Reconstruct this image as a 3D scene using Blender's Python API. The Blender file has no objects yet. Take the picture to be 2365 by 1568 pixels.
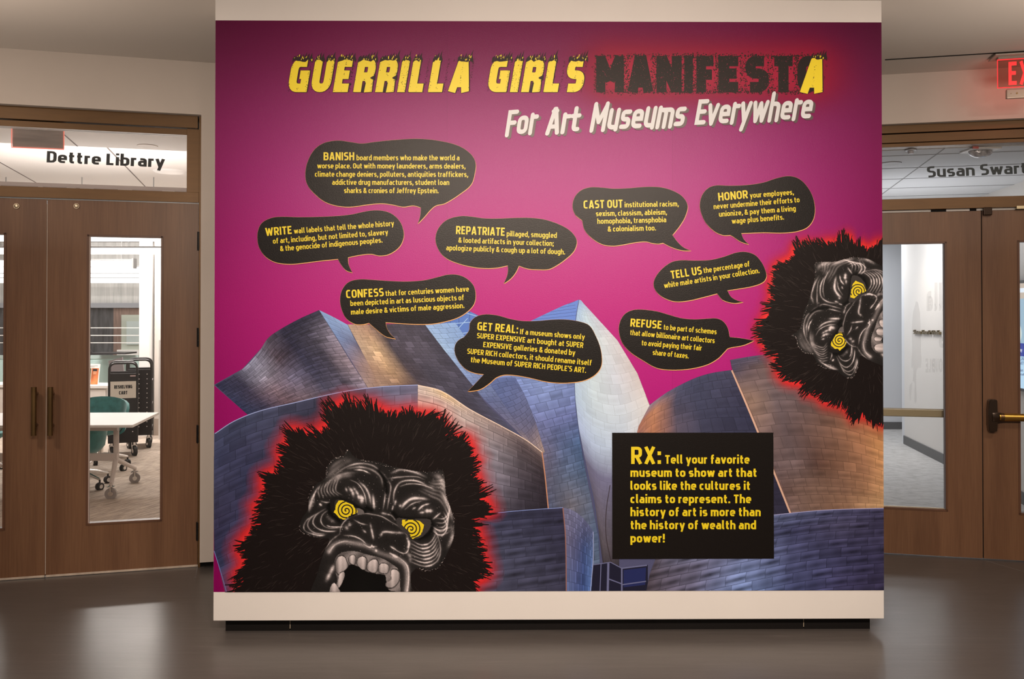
import bpy, bmesh, math, random
import numpy as np
from mathutils import Vector, Matrix

C = bpy.context.scene.collection
F_PX, CX, CY, PITCH, CAM_Z = 2050.0, 1182.5, 704.2, math.radians(0.58), 1.7

# ---------------------------------------------------------------- camera, world, light, exposure
cam_d = bpy.data.cameras.new('camera')
cam = bpy.data.objects.new('camera', cam_d)
C.objects.link(cam)
cam.location = (0, 0, CAM_Z)
cam.rotation_euler = (math.pi / 2 + PITCH, 0, 0)
cam_d.sensor_width = 36
cam_d.lens = 36 * F_PX / 2365
cam_d.shift_y = -(784 - CY) / 2365
cam_d.clip_start = 0.05
bpy.context.scene.camera = cam
sc = bpy.context.scene
sc.view_settings.view_transform = 'Standard'
sc.view_settings.look = 'None'
sc.view_settings.gamma = 1
sc.view_settings.use_curve_mapping = False
sc.view_settings.exposure = 0.0
sc.cycles.use_denoising = True
sc.cycles.max_bounces = 8
sc.cycles.transparent_max_bounces = 24
sc.cycles.caustics_reflective = False
sc.cycles.caustics_refractive = False
sc.cycles.sample_clamp_indirect = 4.0
w = bpy.data.worlds.new('world'); sc.world = w; w.use_nodes = True
w.node_tree.nodes['Background'].inputs[0].default_value = (1, .84, .70, 1)
w.node_tree.nodes['Background'].inputs[1].default_value = 0.24

def area(name, loc, sx, sy, power, col, rot=(0, 0, 0), spread=180, shape='RECTANGLE'):
    l = bpy.data.lights.new(name, 'AREA'); l.shape = shape
    l.size = sx; l.size_y = sy; l.energy = power; l.color = col
    l.spread = math.radians(spread)
    o = bpy.data.objects.new(name, l); C.objects.link(o)
    o.location = loc; o.rotation_euler = rot
    return o
WARM = (1.0, .81, .66)
def spot(name, loc, target, power, col, size, blend=.6, rad=.05):
    l = bpy.data.lights.new(name, 'SPOT'); l.energy = power; l.color = col
    l.spot_size = math.radians(size); l.spot_blend = blend; l.shadow_soft_size = rad
    o = bpy.data.objects.new(name, l); C.objects.link(o); o.location = loc
    o.rotation_euler = (Vector(target) - Vector(loc)).to_track_quat('-Z', 'Y').to_euler()
    return o
# track spotlights under the lobby ceiling, aimed at the partition
spot('track_spotlight', (-.9, .30, 3.22), (-.25, 4.7, 1.05), 375, WARM, 80, 1.0, .20)
spot('track_spotlight', (.35, .30, 3.22), (.30, 4.7, .9), 395, WARM, 80, 1.0, .20)
spot('track_spotlight', (1.6, .30, 3.22), (.95, 4.7, 1.05), 375, WARM, 80, 1.0, .20)
area('lobby_ceiling_fill', (-3.0, 3.7, 2.1), .7, .7, 29, WARM, (math.pi, .0, 0))  # three unseen fills, added to brighten the lobby ceiling and walls
area('lobby_ceiling_fill', (3.2, 3.9, 2.1), .7, .7, 26, WARM, (math.pi, .0, 0))
area('lobby_ceiling_fill', (0, -1.2, 2.3), 1.2, .6, 60, WARM, (math.pi, .0, 0))
area('lobby_downlight', (-3.2, 3.4, 3.36), .35, .35, 34, WARM)
area('lobby_downlight', (3.6, 3.6, 3.36), .35, .35, 30, WARM)
# library (bright, neutral) and studio (cooler)
area('library_ceiling_light', (-5.2, 11.75, 3.28), 3.0, .4, 230, (1, .93, .87), (0, 0, .26))
area('library_cove_light', tuple(Vector((-3.271, 5.671, 3.055)) + Vector((.9646, .2638, 0)) * -.4 + Vector((-.2638, .9646, 0)) * 1.37), 4.4, .08, 9, (1, .91, .85), (math.radians(180 - 25), 0, .2670))
area('library_deep_light', (-6.5, 13.8, 3.4), 3.5, 1.6, 60, (1, .97, .94))
area('library_ceiling_fill', (-3.9, 8.3, 2.2), 2.2, 1.2, 42, (1, .93, .87), (math.pi, 0, 0))  # unseen fill facing up, added to lift the library ceiling
area('studio_ceiling_fill', (3.5, 8.2, 2.0), 1.2, 1.2, 9, (.97, .97, 1.0), (math.pi, 0, 0))  # added fill out of sight, brightens the studio ceiling behind the transom
area('studio_ceiling_light', (4.0, 10.3, 2.86), 1.2, 1.0, 30, (.97, .97, 1.0), (0, 0, -.22))
area('studio_ceiling_light', (4.4, 12.2, 2.86), 1.2, .8, 32, (.94, .96, 1.0), (0, 0, -.22))

spot('studio_sign_spotlight', (4.15, 10.6, 2.84), (4.98, 10.55, 1.45), 26, (1, .88, .74), 70, 1.0, .06)

# ---------------------------------------------------------------- helpers
class Frame:
    """local x along the wall to the right, local y into the wall, local z up"""
    def __init__(s, x, y, ang):
        s.o = Vector((x, y, 0)); s.a = ang
        s.X = Vector((math.cos(ang), math.sin(ang), 0)); s.Y = Vector((-math.sin(ang), math.cos(ang), 0))
    def world(s, u, v, z):
        return s.o + s.X * u + s.Y * v + Vector((0, 0, z))
    def px(s, x, y, v=0.0):
        """the point of the plane local y = v that is seen at pixel x, y -> (u, z)"""
        d = Vector(((x - CX) / F_PX, 0, 0)); k = (CY - y) / F_PX
        d += Vector((0, math.cos(PITCH), math.sin(PITCH))) + Vector((0, -math.sin(PITCH), math.cos(PITCH))) * k
        t = (s.o + s.Y * v).dot(s.Y) / d.dot(s.Y)
        p = d * t
        return (p - s.o).dot(s.X), p.z + CAM_Z
W = Frame(0, 0, 0)
MID = Frame(-1.582, 4.718, math.atan2(.033, 3.569))
LEFT = Frame(-3.271, 5.671, math.atan2(.332, 1.214))
RIGHT = Frame(2.626, 6.308, math.atan2(-.207, .893))
def depth_px(x, y, Y):
    """world point at world depth Y seen at pixel x, y"""
    return ((x - CX) / F_PX * Y, Y, CAM_Z + (725 - y) / F_PX * Y)

def lin(c):
    return tuple((v / 255 / 12.92) if v / 255 <= .04045 else ((v / 255 + .055) / 1.055) ** 2.4 for v in c[:3])
KF = (1.0, .81, .66)
def alb(*c):
    """printed colour from its look under the warm lamps"""
    l = lin(c)
    return tuple(min(.95, l[i] / KF[i]) for i in range(3))

MATS = {}
def mat(name, col=(.5, .5, .5), rough=.5, metal=0., spec=.5, noise=0., nscale=20., stretch=(1, 1, 1), bump=0., bscale=200., emit=None, estr=1., vc=False, alpha=None, coat=0.):
    if name in MATS: return MATS[name]
    m = bpy.data.materials.new(name); m.use_nodes = True; MATS[name] = m
    nt = m.node_tree; N = nt.nodes; L = nt.links; b = N['Principled BSDF']
    b.inputs['Base Color'].default_value = (*col, 1)
    b.inputs['Roughness'].default_value = rough; b.inputs['Metallic'].default_value = metal
    b.inputs['Specular IOR Level'].default_value = spec
    b.inputs['Coat Weight'].default_value = coat
    tc = N.new('ShaderNodeTexCoord')
    mp = N.new('ShaderNodeMapping'); L.new(tc.outputs['Object'], mp.inputs[0]); mp.inputs['Scale'].default_value = stretch
    if vc:
        a = N.new('ShaderNodeAttribute'); a.attribute_name = 'Col'
        L.new(a.outputs['Color'], b.inputs['Base Color'])
        if alpha: L.new(a.outputs['Alpha'], b.inputs['Alpha'])
    elif noise > 0:
        n = N.new('ShaderNodeTexNoise'); n.inputs['Scale'].default_value = nscale; n.inputs['Detail'].default_value = 5
        L.new(mp.outputs[0], n.inputs[0])
        r = N.new('ShaderNodeValToRGB'); L.new(n.outputs[0], r.inputs[0])
        r.color_ramp.elements[0].position = .3; r.color_ramp.elements[1].position = .7
        r.color_ramp.elements[0].color = (*[c * (1 - noise) for c in col], 1)
        r.color_ramp.elements[1].color = (*[min(1, c * (1 + noise)) for c in col], 1)
        L.new(r.outputs[0], b.inputs['Base Color'])
    if alpha and not vc: b.inputs['Alpha'].default_value = alpha
    if bump > 0:
        n2 = N.new('ShaderNodeTexNoise'); n2.inputs['Scale'].default_value = bscale; n2.inputs['Detail'].default_value = 3
        L.new(tc.outputs['Object'], n2.inputs[0])
        bp = N.new('ShaderNodeBump'); bp.inputs['Strength'].default_value = bump; bp.inputs['Distance'].default_value = .002
        L.new(n2.outputs[0], bp.inputs['Height']); L.new(bp.outputs[0], b.inputs['Normal'])
    if emit:
        b.inputs['Emission Color'].default_value = (*emit, 1); b.inputs['Emission Strength'].default_value = estr
    return m

def glass_mat(name, tint=(1, 1, 1), rough=0.0, refl=1.0):
    if name in MATS: return MATS[name]
    m = bpy.data.materials.new(name); m.use_nodes = True; MATS[name] = m
    nt = m.node_tree; N = nt.nodes; L = nt.links
    for n in list(N):
        if n.type == 'BSDF_PRINCIPLED': N.remove(n)
    out = N['Material Output']
    tr = N.new('ShaderNodeBsdfTransparent'); tr.inputs[0].default_value = (*tint, 1)
    gl = N.new('ShaderNodeBsdfGlossy'); gl.inputs['Roughness'].default_value = rough
    fr = N.new('ShaderNodeFresnel'); fr.inputs[0].default_value = 1.45
    mu = N.new('ShaderNodeMath'); mu.operation = 'MULTIPLY'; mu.inputs[1].default_value = refl
    L.new(fr.outputs[0], mu.inputs[0])
    mx = N.new('ShaderNodeMixShader'); L.new(mu.outputs[0], mx.inputs[0]); L.new(tr.outputs[0], mx.inputs[1]); L.new(gl.outputs[0], mx.inputs[2])
    L.new(mx.outputs[0], out.inputs[0])
    return m

class MB:
    def __init__(s): s.b = bmesh.new()
    def _place(s, vs, M):
        bmesh.ops.transform(s.b, matrix=M, verts=vs)
    def box(s, x0, x1, y0, y1, z0, z1, bev=0., M=None):
        r = bmesh.ops.create_cube(s.b, size=1); vs = r['verts']
        bmesh.ops.transform(s.b, matrix=Matrix.Translation(((x0 + x1) / 2, (y0 + y1) / 2, (z0 + z1) / 2)) @ Matrix.Diagonal((abs(x1 - x0), abs(y1 - y0), abs(z1 - z0), 1)), verts=vs)
        if bev > 0:
            es = list({e for v in vs for e in v.link_edges})
            rr = bmesh.ops.bevel(s.b, geom=es, offset=bev, segments=2, affect='EDGES', profile=.5)
            vs = list({v for f in rr['faces'] for v in f.verts} | {v for v in vs if v.is_valid})
        if M is not None: s._place(vs, M)
        return s
    def cyl(s, p0, p1, r0, r1=None, n=16, caps=True):
        p0, p1 = Vector(p0), Vector(p1); d = p1 - p0
        if r1 is None: r1 = r0
        r = bmesh.ops.create_cone(s.b, cap_ends=caps, segments=n, radius1=max(r0, 1e-5), radius2=max(r1, 1e-5), depth=d.length)
        s._place(r['verts'], Matrix.Translation((p0 + p1) / 2) @ d.to_track_quat('Z', 'Y').to_matrix().to_4x4())
        return s
    def sph(s, c, r, sc=(1, 1, 1), n=16):
        q = bmesh.ops.create_uvsphere(s.b, u_segments=n, v_segments=max(6, n // 2), radius=r)
        s._place(q['verts'], Matrix.Translation(c) @ Matrix.Diagonal((*sc, 1)))
        return s
    def tube(s, pts, r, n=8):
        pts = [Vector(p) for p in pts]; rings = []
        up = None
        for i, p in enumerate(pts):
            t = (pts[min(i + 1, len(pts) - 1)] - pts[max(i - 1, 0)]).normalized()
            if up is None: up = t.orthogonal().normalized()
            up = (up - t * up.dot(t)).normalized(); sd = t.cross(up)
            rr = r[i] if isinstance(r, (list, tuple)) else r
            rings.append([s.b.verts.new(p + (up * math.cos(a) + sd * math.sin(a)) * rr) for a in [2 * math.pi * k / n for k in range(n)]])
        for a, b in zip(rings, rings[1:]):
            for k in range(n): s.b.faces.new((a[k], a[(k + 1) % n], b[(k + 1) % n], b[k]))
        s.b.faces.new(rings[0][::-1]); s.b.faces.new(rings[-1])
        return s
    def prism(s, poly, y0, y1, axis='y'):
        """outline (a, b) extruded; axis y: (x, z) outline; axis z: (x, y) outline; axis x: (y, z)"""
        def P(a, b, c): return {'y': (a, c, b), 'z': (a, b, c), 'x': (c, a, b)}[axis]
        A = [s.b.verts.new(P(a, b, y0)) for a, b in poly]; B = [s.b.verts.new(P(a, b, y1)) for a, b in poly]
        n = len(poly); s.b.faces.new(A); s.b.faces.new(B[::-1])
        for i in range(n): s.b.faces.new((A[i], B[i], B[(i + 1) % n], A[(i + 1) % n]))
        return s
    def lathe(s, prof, c=(0, 0, 0), n=24):
        rings = []
        for r, z in prof:
            rings.append([s.b.verts.new((c[0] + r * math.cos(2 * math.pi * k / n), c[1] + r * math.sin(2 * math.pi * k / n), c[2] + z)) for k in range(n)])
        for a, b in zip(rings, rings[1:]):
            for k in range(n): s.b.faces.new((a[k], a[(k + 1) % n], b[(k + 1) % n], b[k]))
        s.b.faces.new(rings[0][::-1]); s.b.faces.new(rings[-1])
        return s
    def xform(s, M):
        bmesh.ops.transform(s.b, matrix=M, verts=s.b.verts); return s
    def build(s, name, m, parent=None, frame=None, org=(0, 0, 0), smooth=False, kind=None, label=None, cat=None):
        """vertices are in the frame's coordinates; org (same coordinates) becomes the object's origin"""
        bmesh.ops.translate(s.b, vec=(-org[0], -org[1], -org[2]), verts=s.b.verts)
        bmesh.ops.recalc_face_normals(s.b, faces=s.b.faces)
        me = bpy.data.meshes.new(name); s.b.to_mesh(me); s.b.free(); me.materials.append(m)
        if smooth:
            me.polygons.foreach_set('use_smooth', [True] * len(me.polygons))
            try: me.set_sharp_from_angle(angle=math.radians(40))
            except Exception: pass
        o = bpy.data.objects.new(name, me); C.objects.link(o)
        if parent is not None: o.parent = parent
        elif frame is not None:
            o.location = frame.world(*org); o.rotation_euler = (0, 0, frame.a)
        else: o.location = org
        if kind: o['kind'] = kind
        if label: o['label'] = label
        if cat: o['category'] = cat
        return o

def root(name, label, cat, frame=W, org=(0, 0, 0), kind=None, group=None):
    o = bpy.data.objects.new(name, None); C.objects.link(o)
    o.location = frame.world(*org); o.rotation_euler = (0, 0, frame.a)
    o.empty_display_size = .1
    o['label'] = label; o['category'] = cat
    if kind: o['kind'] = kind
    if group: o['group'] = group
    return o
def copy_tree(o, parent=None):
    c = o.copy(); C.objects.link(c)
    if parent is not None: c.parent = parent
    for ch in [x for x in bpy.data.objects if x.parent == o]: copy_tree(ch, c)
    return c

# ---------------------------------------------------------------- materials
m_wall = mat('wall_paint', (.64, .585, .54), .6, noise=.02, nscale=3, bump=.12, bscale=350)
m_part = mat('partition_paint', (.76, .745, .73), .5, noise=.015, nscale=3, bump=.12, bscale=350)
m_ceil = mat('ceiling_paint', (.60, .565, .53), .8)
m_black = mat('toe_kick_black', (.007, .006, .006), .5, spec=.2)
m_bronze = mat('bronze_anodised_metal', (.12, .062, .020), .42, metal=.35, noise=.08, nscale=6, stretch=(1, 1, 8))
m_gap = mat('dark_rubber_gasket', (.004, .004, .004), .8)
m_carpet_dummy = None

def floor_mat():
    m = mat('lobby_floor_linoleum', (.05, .042, .037), .33, spec=.5)
    nt = m.node_tree; N = nt.nodes; L = nt.links; b = N['Principled BSDF']
    tc = N.new('ShaderNodeTexCoord')
    mp = N.new('ShaderNodeMapping'); mp.inputs['Scale'].default_value = (1.2, 14, 1); L.new(tc.outputs['Object'], mp.inputs[0])
    n = N.new('ShaderNodeTexNoise'); n.inputs['Scale'].default_value = 2.5; n.inputs['Detail'].default_value = 8; L.new(mp.outputs[0], n.inputs[0])
    r = N.new('ShaderNodeValToRGB'); L.new(n.outputs[0], r.inputs[0])
    e = r.color_ramp.elements
    e[0].position = .35; e[0].color = (.090, .080, .076, 1); e[1].position = .66; e[1].color = (.104, .093, .088, 1)
    x = e.new(.76); x.color = (.145, .132, .125, 1)
    L.new(r.outputs[0], b.inputs['Base Color'])
    n3 = N.new('ShaderNodeTexNoise'); n3.inputs['Scale'].default_value = 1.3; n3.inputs['Detail'].default_value = 4; L.new(tc.outputs['Object'], n3.inputs[0])
    mr = N.new('ShaderNodeMapRange'); mr.inputs[3].default_value = .24; mr.inputs[4].default_value = .38; L.new(n3.outputs[0], mr.inputs[0]); L.new(mr.outputs[0], b.inputs['Roughness'])
    n2 = N.new('ShaderNodeTexNoise'); n2.inputs['Scale'].default_value = 60; L.new(tc.outputs['Object'], n2.inputs[0])
    bp = N.new('ShaderNodeBump'); bp.inputs['Strength'].default_value = .08; bp.inputs['Distance'].default_value = .003
    L.new(n2.outputs[0], bp.inputs['Height']); L.new(bp.outputs[0], b.inputs['Normal'])
    return m
m_floor = floor_mat()

def wood_mat():
    m = mat('walnut_veneer', (.19, .088, .048), .38, spec=.4)
    nt = m.node_tree; N = nt.nodes; L = nt.links; b = N['Principled BSDF']
    tc = N.new('ShaderNodeTexCoord'); oi = N.new('ShaderNodeObjectInfo')
    ad = N.new('ShaderNodeVectorMath'); ad.operation = 'ADD'; L.new(tc.outputs['Object'], ad.inputs[0]); L.new(oi.outputs['Location'], ad.inputs[1])
    mp = N.new('ShaderNodeMapping'); mp.inputs['Scale'].default_value = (60, 60, 1.6); L.new(ad.outputs[0], mp.inputs[0])
    n = N.new('ShaderNodeTexNoise'); n.inputs['Scale'].default_value = 3; n.inputs['Detail'].default_value = 6; L.new(mp.outputs[0], n.inputs[0])
    mp2 = N.new('ShaderNodeMapping'); mp2.inputs['Scale'].default_value = (7, 7, .5); L.new(ad.outputs[0], mp2.inputs[0])
    n2 = N.new('ShaderNodeTexNoise'); n2.inputs['Scale'].default_value = 1.4; n2.inputs['Detail'].default_value = 3; L.new(mp2.outputs[0], n2.inputs[0])
    mm = N.new('ShaderNodeMix'); mm.inputs[0].default_value = .55; L.new(n.outputs[0], mm.inputs[2]); L.new(n2.outputs[0], mm.inputs[3])
    r = N.new('ShaderNodeValToRGB'); L.new(mm.outputs[0], r.inputs[0])
    e = r.color_ramp.elements
    e[0].position = .38; e[0].color = (.140, .069, .037, 1); e[1].position = .62; e[1].color = (.195, .101, .054, 1)
    L.new(r.outputs[0], b.inputs['Base Color'])
    return m
m_wood = wood_mat()
m_bead = mat('walnut_bead', (.12, .055, .03), .4)

# ---------------------------------------------------------------- shell of the lobby
CEIL = 3.385
MB().box(-9, 9, -4.0, 16, -.1, 0).build('floor', m_floor, kind='structure', label='dark grey smooth lobby floor with soft reflections', cat='floor')
WL = -.07     # face of the side walls stands this far in front of the doors
# lobby ceiling stops at the side walls
cl = MB()
pl = [(-9, -4.0), (9, -4.0)]
a = RIGHT.world(7.0, WL + .01, 0); b_ = RIGHT.world(-1.6, WL + .01, 0); c_ = LEFT.world(2.6, WL + .01, 0); d_ = LEFT.world(-6, WL + .01, 0)
pl += [(9, a.y), (a.x, a.y), (b_.x, b_.y), (c_.x, c_.y), (d_.x, d_.y), (-9, d_.y)]
cl.prism(pl, CEIL, CEIL + .15, 'z')
cl.build('ceiling', m_ceil, kind='structure', label='grey painted lobby ceiling', cat='ceiling')

# partition in the middle: white slab raised over a recessed black toe kick
u0, _ = MID.px(493.8, 1000); u1, _ = MID.px(2040.2, 1000); PW = u1 - u0
M0 = Frame(*MID.world(u0, 0, 0).xy, MID.a)      # frame whose u = 0 is the left edge of the partition
zb = .0745
MB().box(0, PW, 0, .35, zb, CEIL, bev=.003).build('wall_center', m_part, frame=M0, kind='structure', label='freestanding white partition wall carrying the magenta wall graphic', cat='wall')
k0 = M0.px(521, 1440, .06)[0]; k1 = M0.px(2010, 1440, .06)[0]
tk = root('baseboard_center', 'recessed black toe kick under the white partition', 'baseboard', M0, (0, .06, 0), 'structure')
ks = [k0, M0.px(670, 1440, .06)[0], M0.px(1856, 1440, .06)[0], k1]
for i in range(3):
    MB().box(ks[i] + (.002 if i else 0), ks[i + 1] - .002, 0, .20, 0, zb, bev=.001).build('toe_kick_board', m_black, tk)
m_chip = mat('chipped_light_edge', (.45, .38, .28), .7)
for kx in ks[1:3]: MB().box(kx - .0015, kx + .0015, -.001, .01, .012, .06).build('board_joint', m_chip, tk)
MB().box(PW + .005, PW + .05, .30, .33, 0, .008, bev=.002).build('floor_bumper', m_black, frame=M0, label='small dark strip on the floor behind right edge of partition', cat='floor trim')

# side walls with their door openings: coordinates taken on the door plane
def PL(x, y, v=0.): return LEFT.px(x, y, v)
def PR(x, y, v=0.): return RIGHT.px(x, y, v)
LW = .915
Lg = PL(107, 900)[0]                     # gap between library leaves
Lh = PL(457.5, 900)[0]                   # hinge edge
LW = Lh - Lg
Lj = PL(465, 700)[0]                     # outer edge of the frame
Lt = PL(465, 270)[1]                     # frame head, outer
Ll = Lg - LW - (Lj - Lh)                 # left outer edge of the frame
Lend = PL(520, 700)[0] + .9
HB = .045
wl = MB()
wl.box(Lj, Lend, WL, .10, HB, CEIL)
wl.box(Ll, Lj, WL, .10, Lt, CEIL)
wl.box(-6, Ll, WL, .10, HB, CEIL)
wl.build('wall_left', m_wall, frame=LEFT, kind='structure', label='pale beige wall around the library doors', cat='wall')
MB().box(Lj, Lend, -.005, .10, 0, HB).build('baseboard_left', m_black, frame=LEFT, kind='structure', label='recessed black base under the left wall', cat='baseboard')

Rg = PR(2269, 880)[0]; RW = .93
Rt = PR(2200, 284.5)[1]
Rl = Rg - RW - .06; Rr = Rg + RW + .06
wr = MB()
wr.box(-1.75, Rl, WL, .10, HB, CEIL)
wr.box(Rl, Rr, WL, .10, Rt, CEIL)
wr.box(Rr, 7, WL, .10, HB, CEIL)
wr.build('wall_right', m_wall, frame=RIGHT, kind='structure', label='pale beige wall around the studio doors', cat='wall')
# linear slot in the ceiling on the right
s0 = RIGHT.world(-.02, -.47, 0)
MB().box(-.05, 3.0, -.475, -.462, CEIL - .004, CEIL).build('ceiling_slot', m_gap, frame=RIGHT, label='long thin dark slot in the ceiling above studio doors', cat='slot')

# ---------------------------------------------------------------- library frame and doors
fz = PL(300, 436.5)[1]     # transom bar centre
dt = PL(300, 464)[1]       # underside of the bar / top of doors
gT = [PL(215, 301)[1], PL(215, 437)[1]]   # glass top, bottom
gR = PL(431.5, 380)[0]
t1 = root('trim_1', 'brown bronze metal frame around the library doors and transom', 'door frame', LEFT, (Lg, 0, 0), 'structure')
o = (Lg, 0, 0)
mid_v = (-.02, .10)
def bar(nm, x0, x1, z0, z1, par, org, fr, y0=-.02, y1=.10, m=None):
    return MB().box(x0, x1, y0, y1, z0, z1, bev=.0015).build(nm, m or m_bronze, par, org=org)
bar('door_jamb', Lh + .003, Lj, 0, Lt, t1, o, LEFT)
bar('door_jamb', Ll, Lg - LW - .003, 0, Lt, t1, o, LEFT)
hz = PL(215, 285)[1]
bar('frame_head', Ll + .001, Lj - .0245, hz, Lt, t1, o, LEFT)
gx1 = gR; gx0 = 2 * Lg - gR
bar('transom_stop', gx0, gx1, gT[0], hz - .006, t1, o, LEFT, 0.0, .08)
bar('transom_stop', gx1, Lh + .003, gT[1], hz - .004, t1, o, LEFT, -.005, .09)
bar('transom_stop', Lg - LW, gx0, gT[1], hz - .004, t1, o, LEFT, -.005, .09)
bar('transom_bar', Lg - LW - .003, Lh + .003, dt, gT[1], t1, o, LEFT, -.02, .10)
MB().box(gx0, gx1, .045, .05, gT[0] + .0, gT[0] + .012).build('bright_gasket', mat('pale_gasket', (.6, .55, .5), .4), t1, org=o)
m_glass = glass_mat('clear_glass')
m_film = mat('dark_vinyl_lettering', (.014, .020, .026), .5)
w1 = root('window_1', 'clear glass transom over the library doors with dark lettering', 'window', LEFT, (Lg, .04, gT[1]), 'structure')
MB().box(gx0, gx1, .04, .046, gT[1], gT[0]).build('glass_pane', m_glass, w1, org=(Lg, .04, gT[1]))
m_resid = mat('protective_film_strip', (.50, .44, .44), .5, alpha=.75)
MB().box(gx0, gx1, .034, .037, gT[1] + .004, gT[1] + .035).build('film_strip', m_resid, w1, org=(Lg, .04, gT[1]))
fs = MB(); rnd = random.Random(3)
x = gx0
while x < gx1:
    wd = rnd.uniform(.01, .09); h = rnd.uniform(.002, .008)
    fs.box(x, min(gx1, x + wd), .030, .033, gT[1] + .001, gT[1] + .001 + h); x += wd * rnd.uniform(1, 1.6)
fs.build('torn_film_edge', mat('torn_white_film', (.8, .78, .77), .5), w1, org=(Lg, .04, gT[1]))

def leaf(name, label, fr, xa, xb, z1, g, hingeside, handle=None, z0=.008):
    """one door leaf: stiles and rails around a tall glass (g = x0, x1, z0, z1)"""
    r = root(name, label, 'door', fr, ((xa + xb) / 2, 0, 0), 'structure')
    oo = ((xa + xb) / 2, 0, 0)
    b = MB()
    b.box(xa, g[0], 0, .045, z0, z1); b.box(g[1], xb, 0, .045, z0, z1)
    b.box(g[0], g[1], 0, .045, z0, g[2]); b.box(g[0], g[1], 0, .045, g[3], z1)
    bmesh.ops.remove_doubles(b.b, verts=b.b.verts, dist=.0001)
    b.build('door_panel', m_wood, r, org=oo)
    e = .012; bb = MB()
    for q in ((g[0] - .002, g[0] + e, g[2], g[3]), (g[1] - e, g[1] + .002, g[2], g[3]), (g[0], g[1], g[2] - .002, g[2] + e), (g[0], g[1], g[3] - e, g[3] + .002)):
        bb.box(q[0], q[1], -.004, .049, q[2], q[3])
    bb.build('glazing_bead', m_bead, r, org=oo)
    MB().box(g[0], g[1], .02, .026, g[2], g[3]).build('glass_pane', m_glass, r, org=oo)
    return r, oo
lg = (PL(200, 900)[0], PL(375, 900)[0], PL(290, 1207.5)[1], PL(290, 543.5)[1])
ltop = dt - .006
dr, odr = leaf('door_2', 'right library door leaf in walnut, cart and table seen through its glass', LEFT, Lg + .002, Lh, ltop, lg, 1)
lg2 = (2 * Lg - lg[1], 2 * Lg - lg[0], lg[2], lg[3])
dl, odl = leaf('door_1', 'left library door leaf in walnut, cut by the picture edge', LEFT, Lg - LW, Lg - .003, ltop, lg2, -1)
m_brassdk = mat('dark_bronze_pull', (.20, .12, .05), .30, metal=.85, noise=.2, nscale=8, stretch=(1, 1, .6))
m_nickel = mat('satin_nickel', (.62, .52, .38), .28, metal=.9)
m_hinge = mat('black_hinge', (.008, .008, .009), .35, metal=.4)
def pull(par, oo, xp, xp_px):
    z1 = PL(xp_px, 894, -.07)[1]; z0 = PL(xp_px, 1006, -.07)[1]
    u = PL(xp_px, 950, -.07)[0]
    b = MB().cyl((u, -.07, z0), (u, -.07, z1), .0165, n=24)
    h = b.build('pull_handle', m_brassdk, par, org=oo, smooth=True)
    for z in (z1 - .045, z0 + .06):
        MB().cyl((u, -.06, z), (u, .0, z), .0105, n=16).build('standoff', m_brassdk, h, org=(0, 0, 0), smooth=True).location = Vector((0, 0, 0)) - Vector(oo)
        bpy.data.objects[-1] if False else None
pull(dl, odl, 0, 78); pull(dr, odr, 0, 116)
for par, oo, X in ((dl, odl, 38.5), (dr, odr, 177)):
    u, z = PL(X, 476)
    MB().cyl((u, -.008, z), (u, 0.0, z), .017, .017, n=24).sph((u, -.008, z), .014, (1, .4, 1)).build('flush_bolt_cap', m_nickel, par, org=oo, smooth=True)
for ya, yb in ((535, 578), (757, 800), (981, 1022), (1205, 1247)):
    z1 = PL(456, ya)[1]; z0 = PL(456, yb)[1]; u = Lh + .002
    b = MB()
    for k in range(3):
        q0 = z0 + (z1 - z0) * k / 3; q1 = z0 + (z1 - z0) * (k + 1) / 3 - .0015
        b.cyl((u, -.012, q0), (u, -.012, q1), .0095, n=14)
    b.box(u - .012, u + .010, -.004, .002, z0, z1)
    b.build('hinge', m_hinge, dr, org=odr, smooth=True)
m_sweep = mat('pale_door_sweep', (.52, .44, .37), .6, noise=.15, nscale=30)
for par, oo, a0, a1 in ((dl, odl, Lg - LW, Lg - .004), (dr, odr, Lg + .004, Lh)):
    MB().box(a0, a1, -.006, .0, .003, .016, bev=.001).build('door_sweep', m_sweep, par, org=oo)
MB().box(Lg - .0035, Lg + .0030, .004, .03, .02, ltop - .03).build('astragal', mat('pale_astragal', (.55, .48, .42), .4), dl, org=odl)

# ---------------------------------------------------------------- studio frame and doors
rgt = [PR(2200, 336.5)[1], PR(2200, 457)[1]]
rdt = PR(2200, 482.5)[1]; rlt = PR(2200, 488.5)[1]
t2 = root('trim_2', 'brown bronze metal frame with black grooves around the studio doors', 'door frame', RIGHT, (Rg, 0, 0), 'structure')
o2 = (Rg, 0, 0)
za = PR(2200, 302.8)[1]; zb1 = PR(2200, 305.8)[1]; zc = PR(2200, 325.5)[1]; zd = PR(2200, 326.8)[1]
bar('frame_head', Rl, Rr, za, Rt - .001, t2, o2, RIGHT)
bar('frame_groove', Rl, Rr, zb1 - .002, za + .002, t2, o2, RIGHT, .012, .09, m_gap)
bar('frame_head', Rl, Rr, zc, zb1, t2, o2, RIGHT)
bar('frame_groove', Rl, Rr, zd - .001, zc + .001, t2, o2, RIGHT, .012, .09, m_gap)
bar('transom_stop', Rl, Rr, rgt[0] + .004, zd, t2, o2, RIGHT, -.012, .09)
bar('transom_bar', Rl, Rr, rdt, rgt[1], t2, o2, RIGHT)
bar('door_jamb', Rl, Rl + .06, 0, Rt - .002, t2, o2, RIGHT, -.019)
bar('door_jamb', Rr - .06, Rr, 0, Rt - .002, t2, o2, RIGHT, -.019)
w2 = root('window_2', 'clear glass transom over the studio doors with dark lettering', 'window', RIGHT, (Rg, .04, rgt[1]), 'structure')
MB().box(Rl + .06, Rr - .06, .04, .046, rgt[1], rgt[0] + .01).build('glass_pane', m_glass, w2, org=(Rg, .04, rgt[1]))
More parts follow.
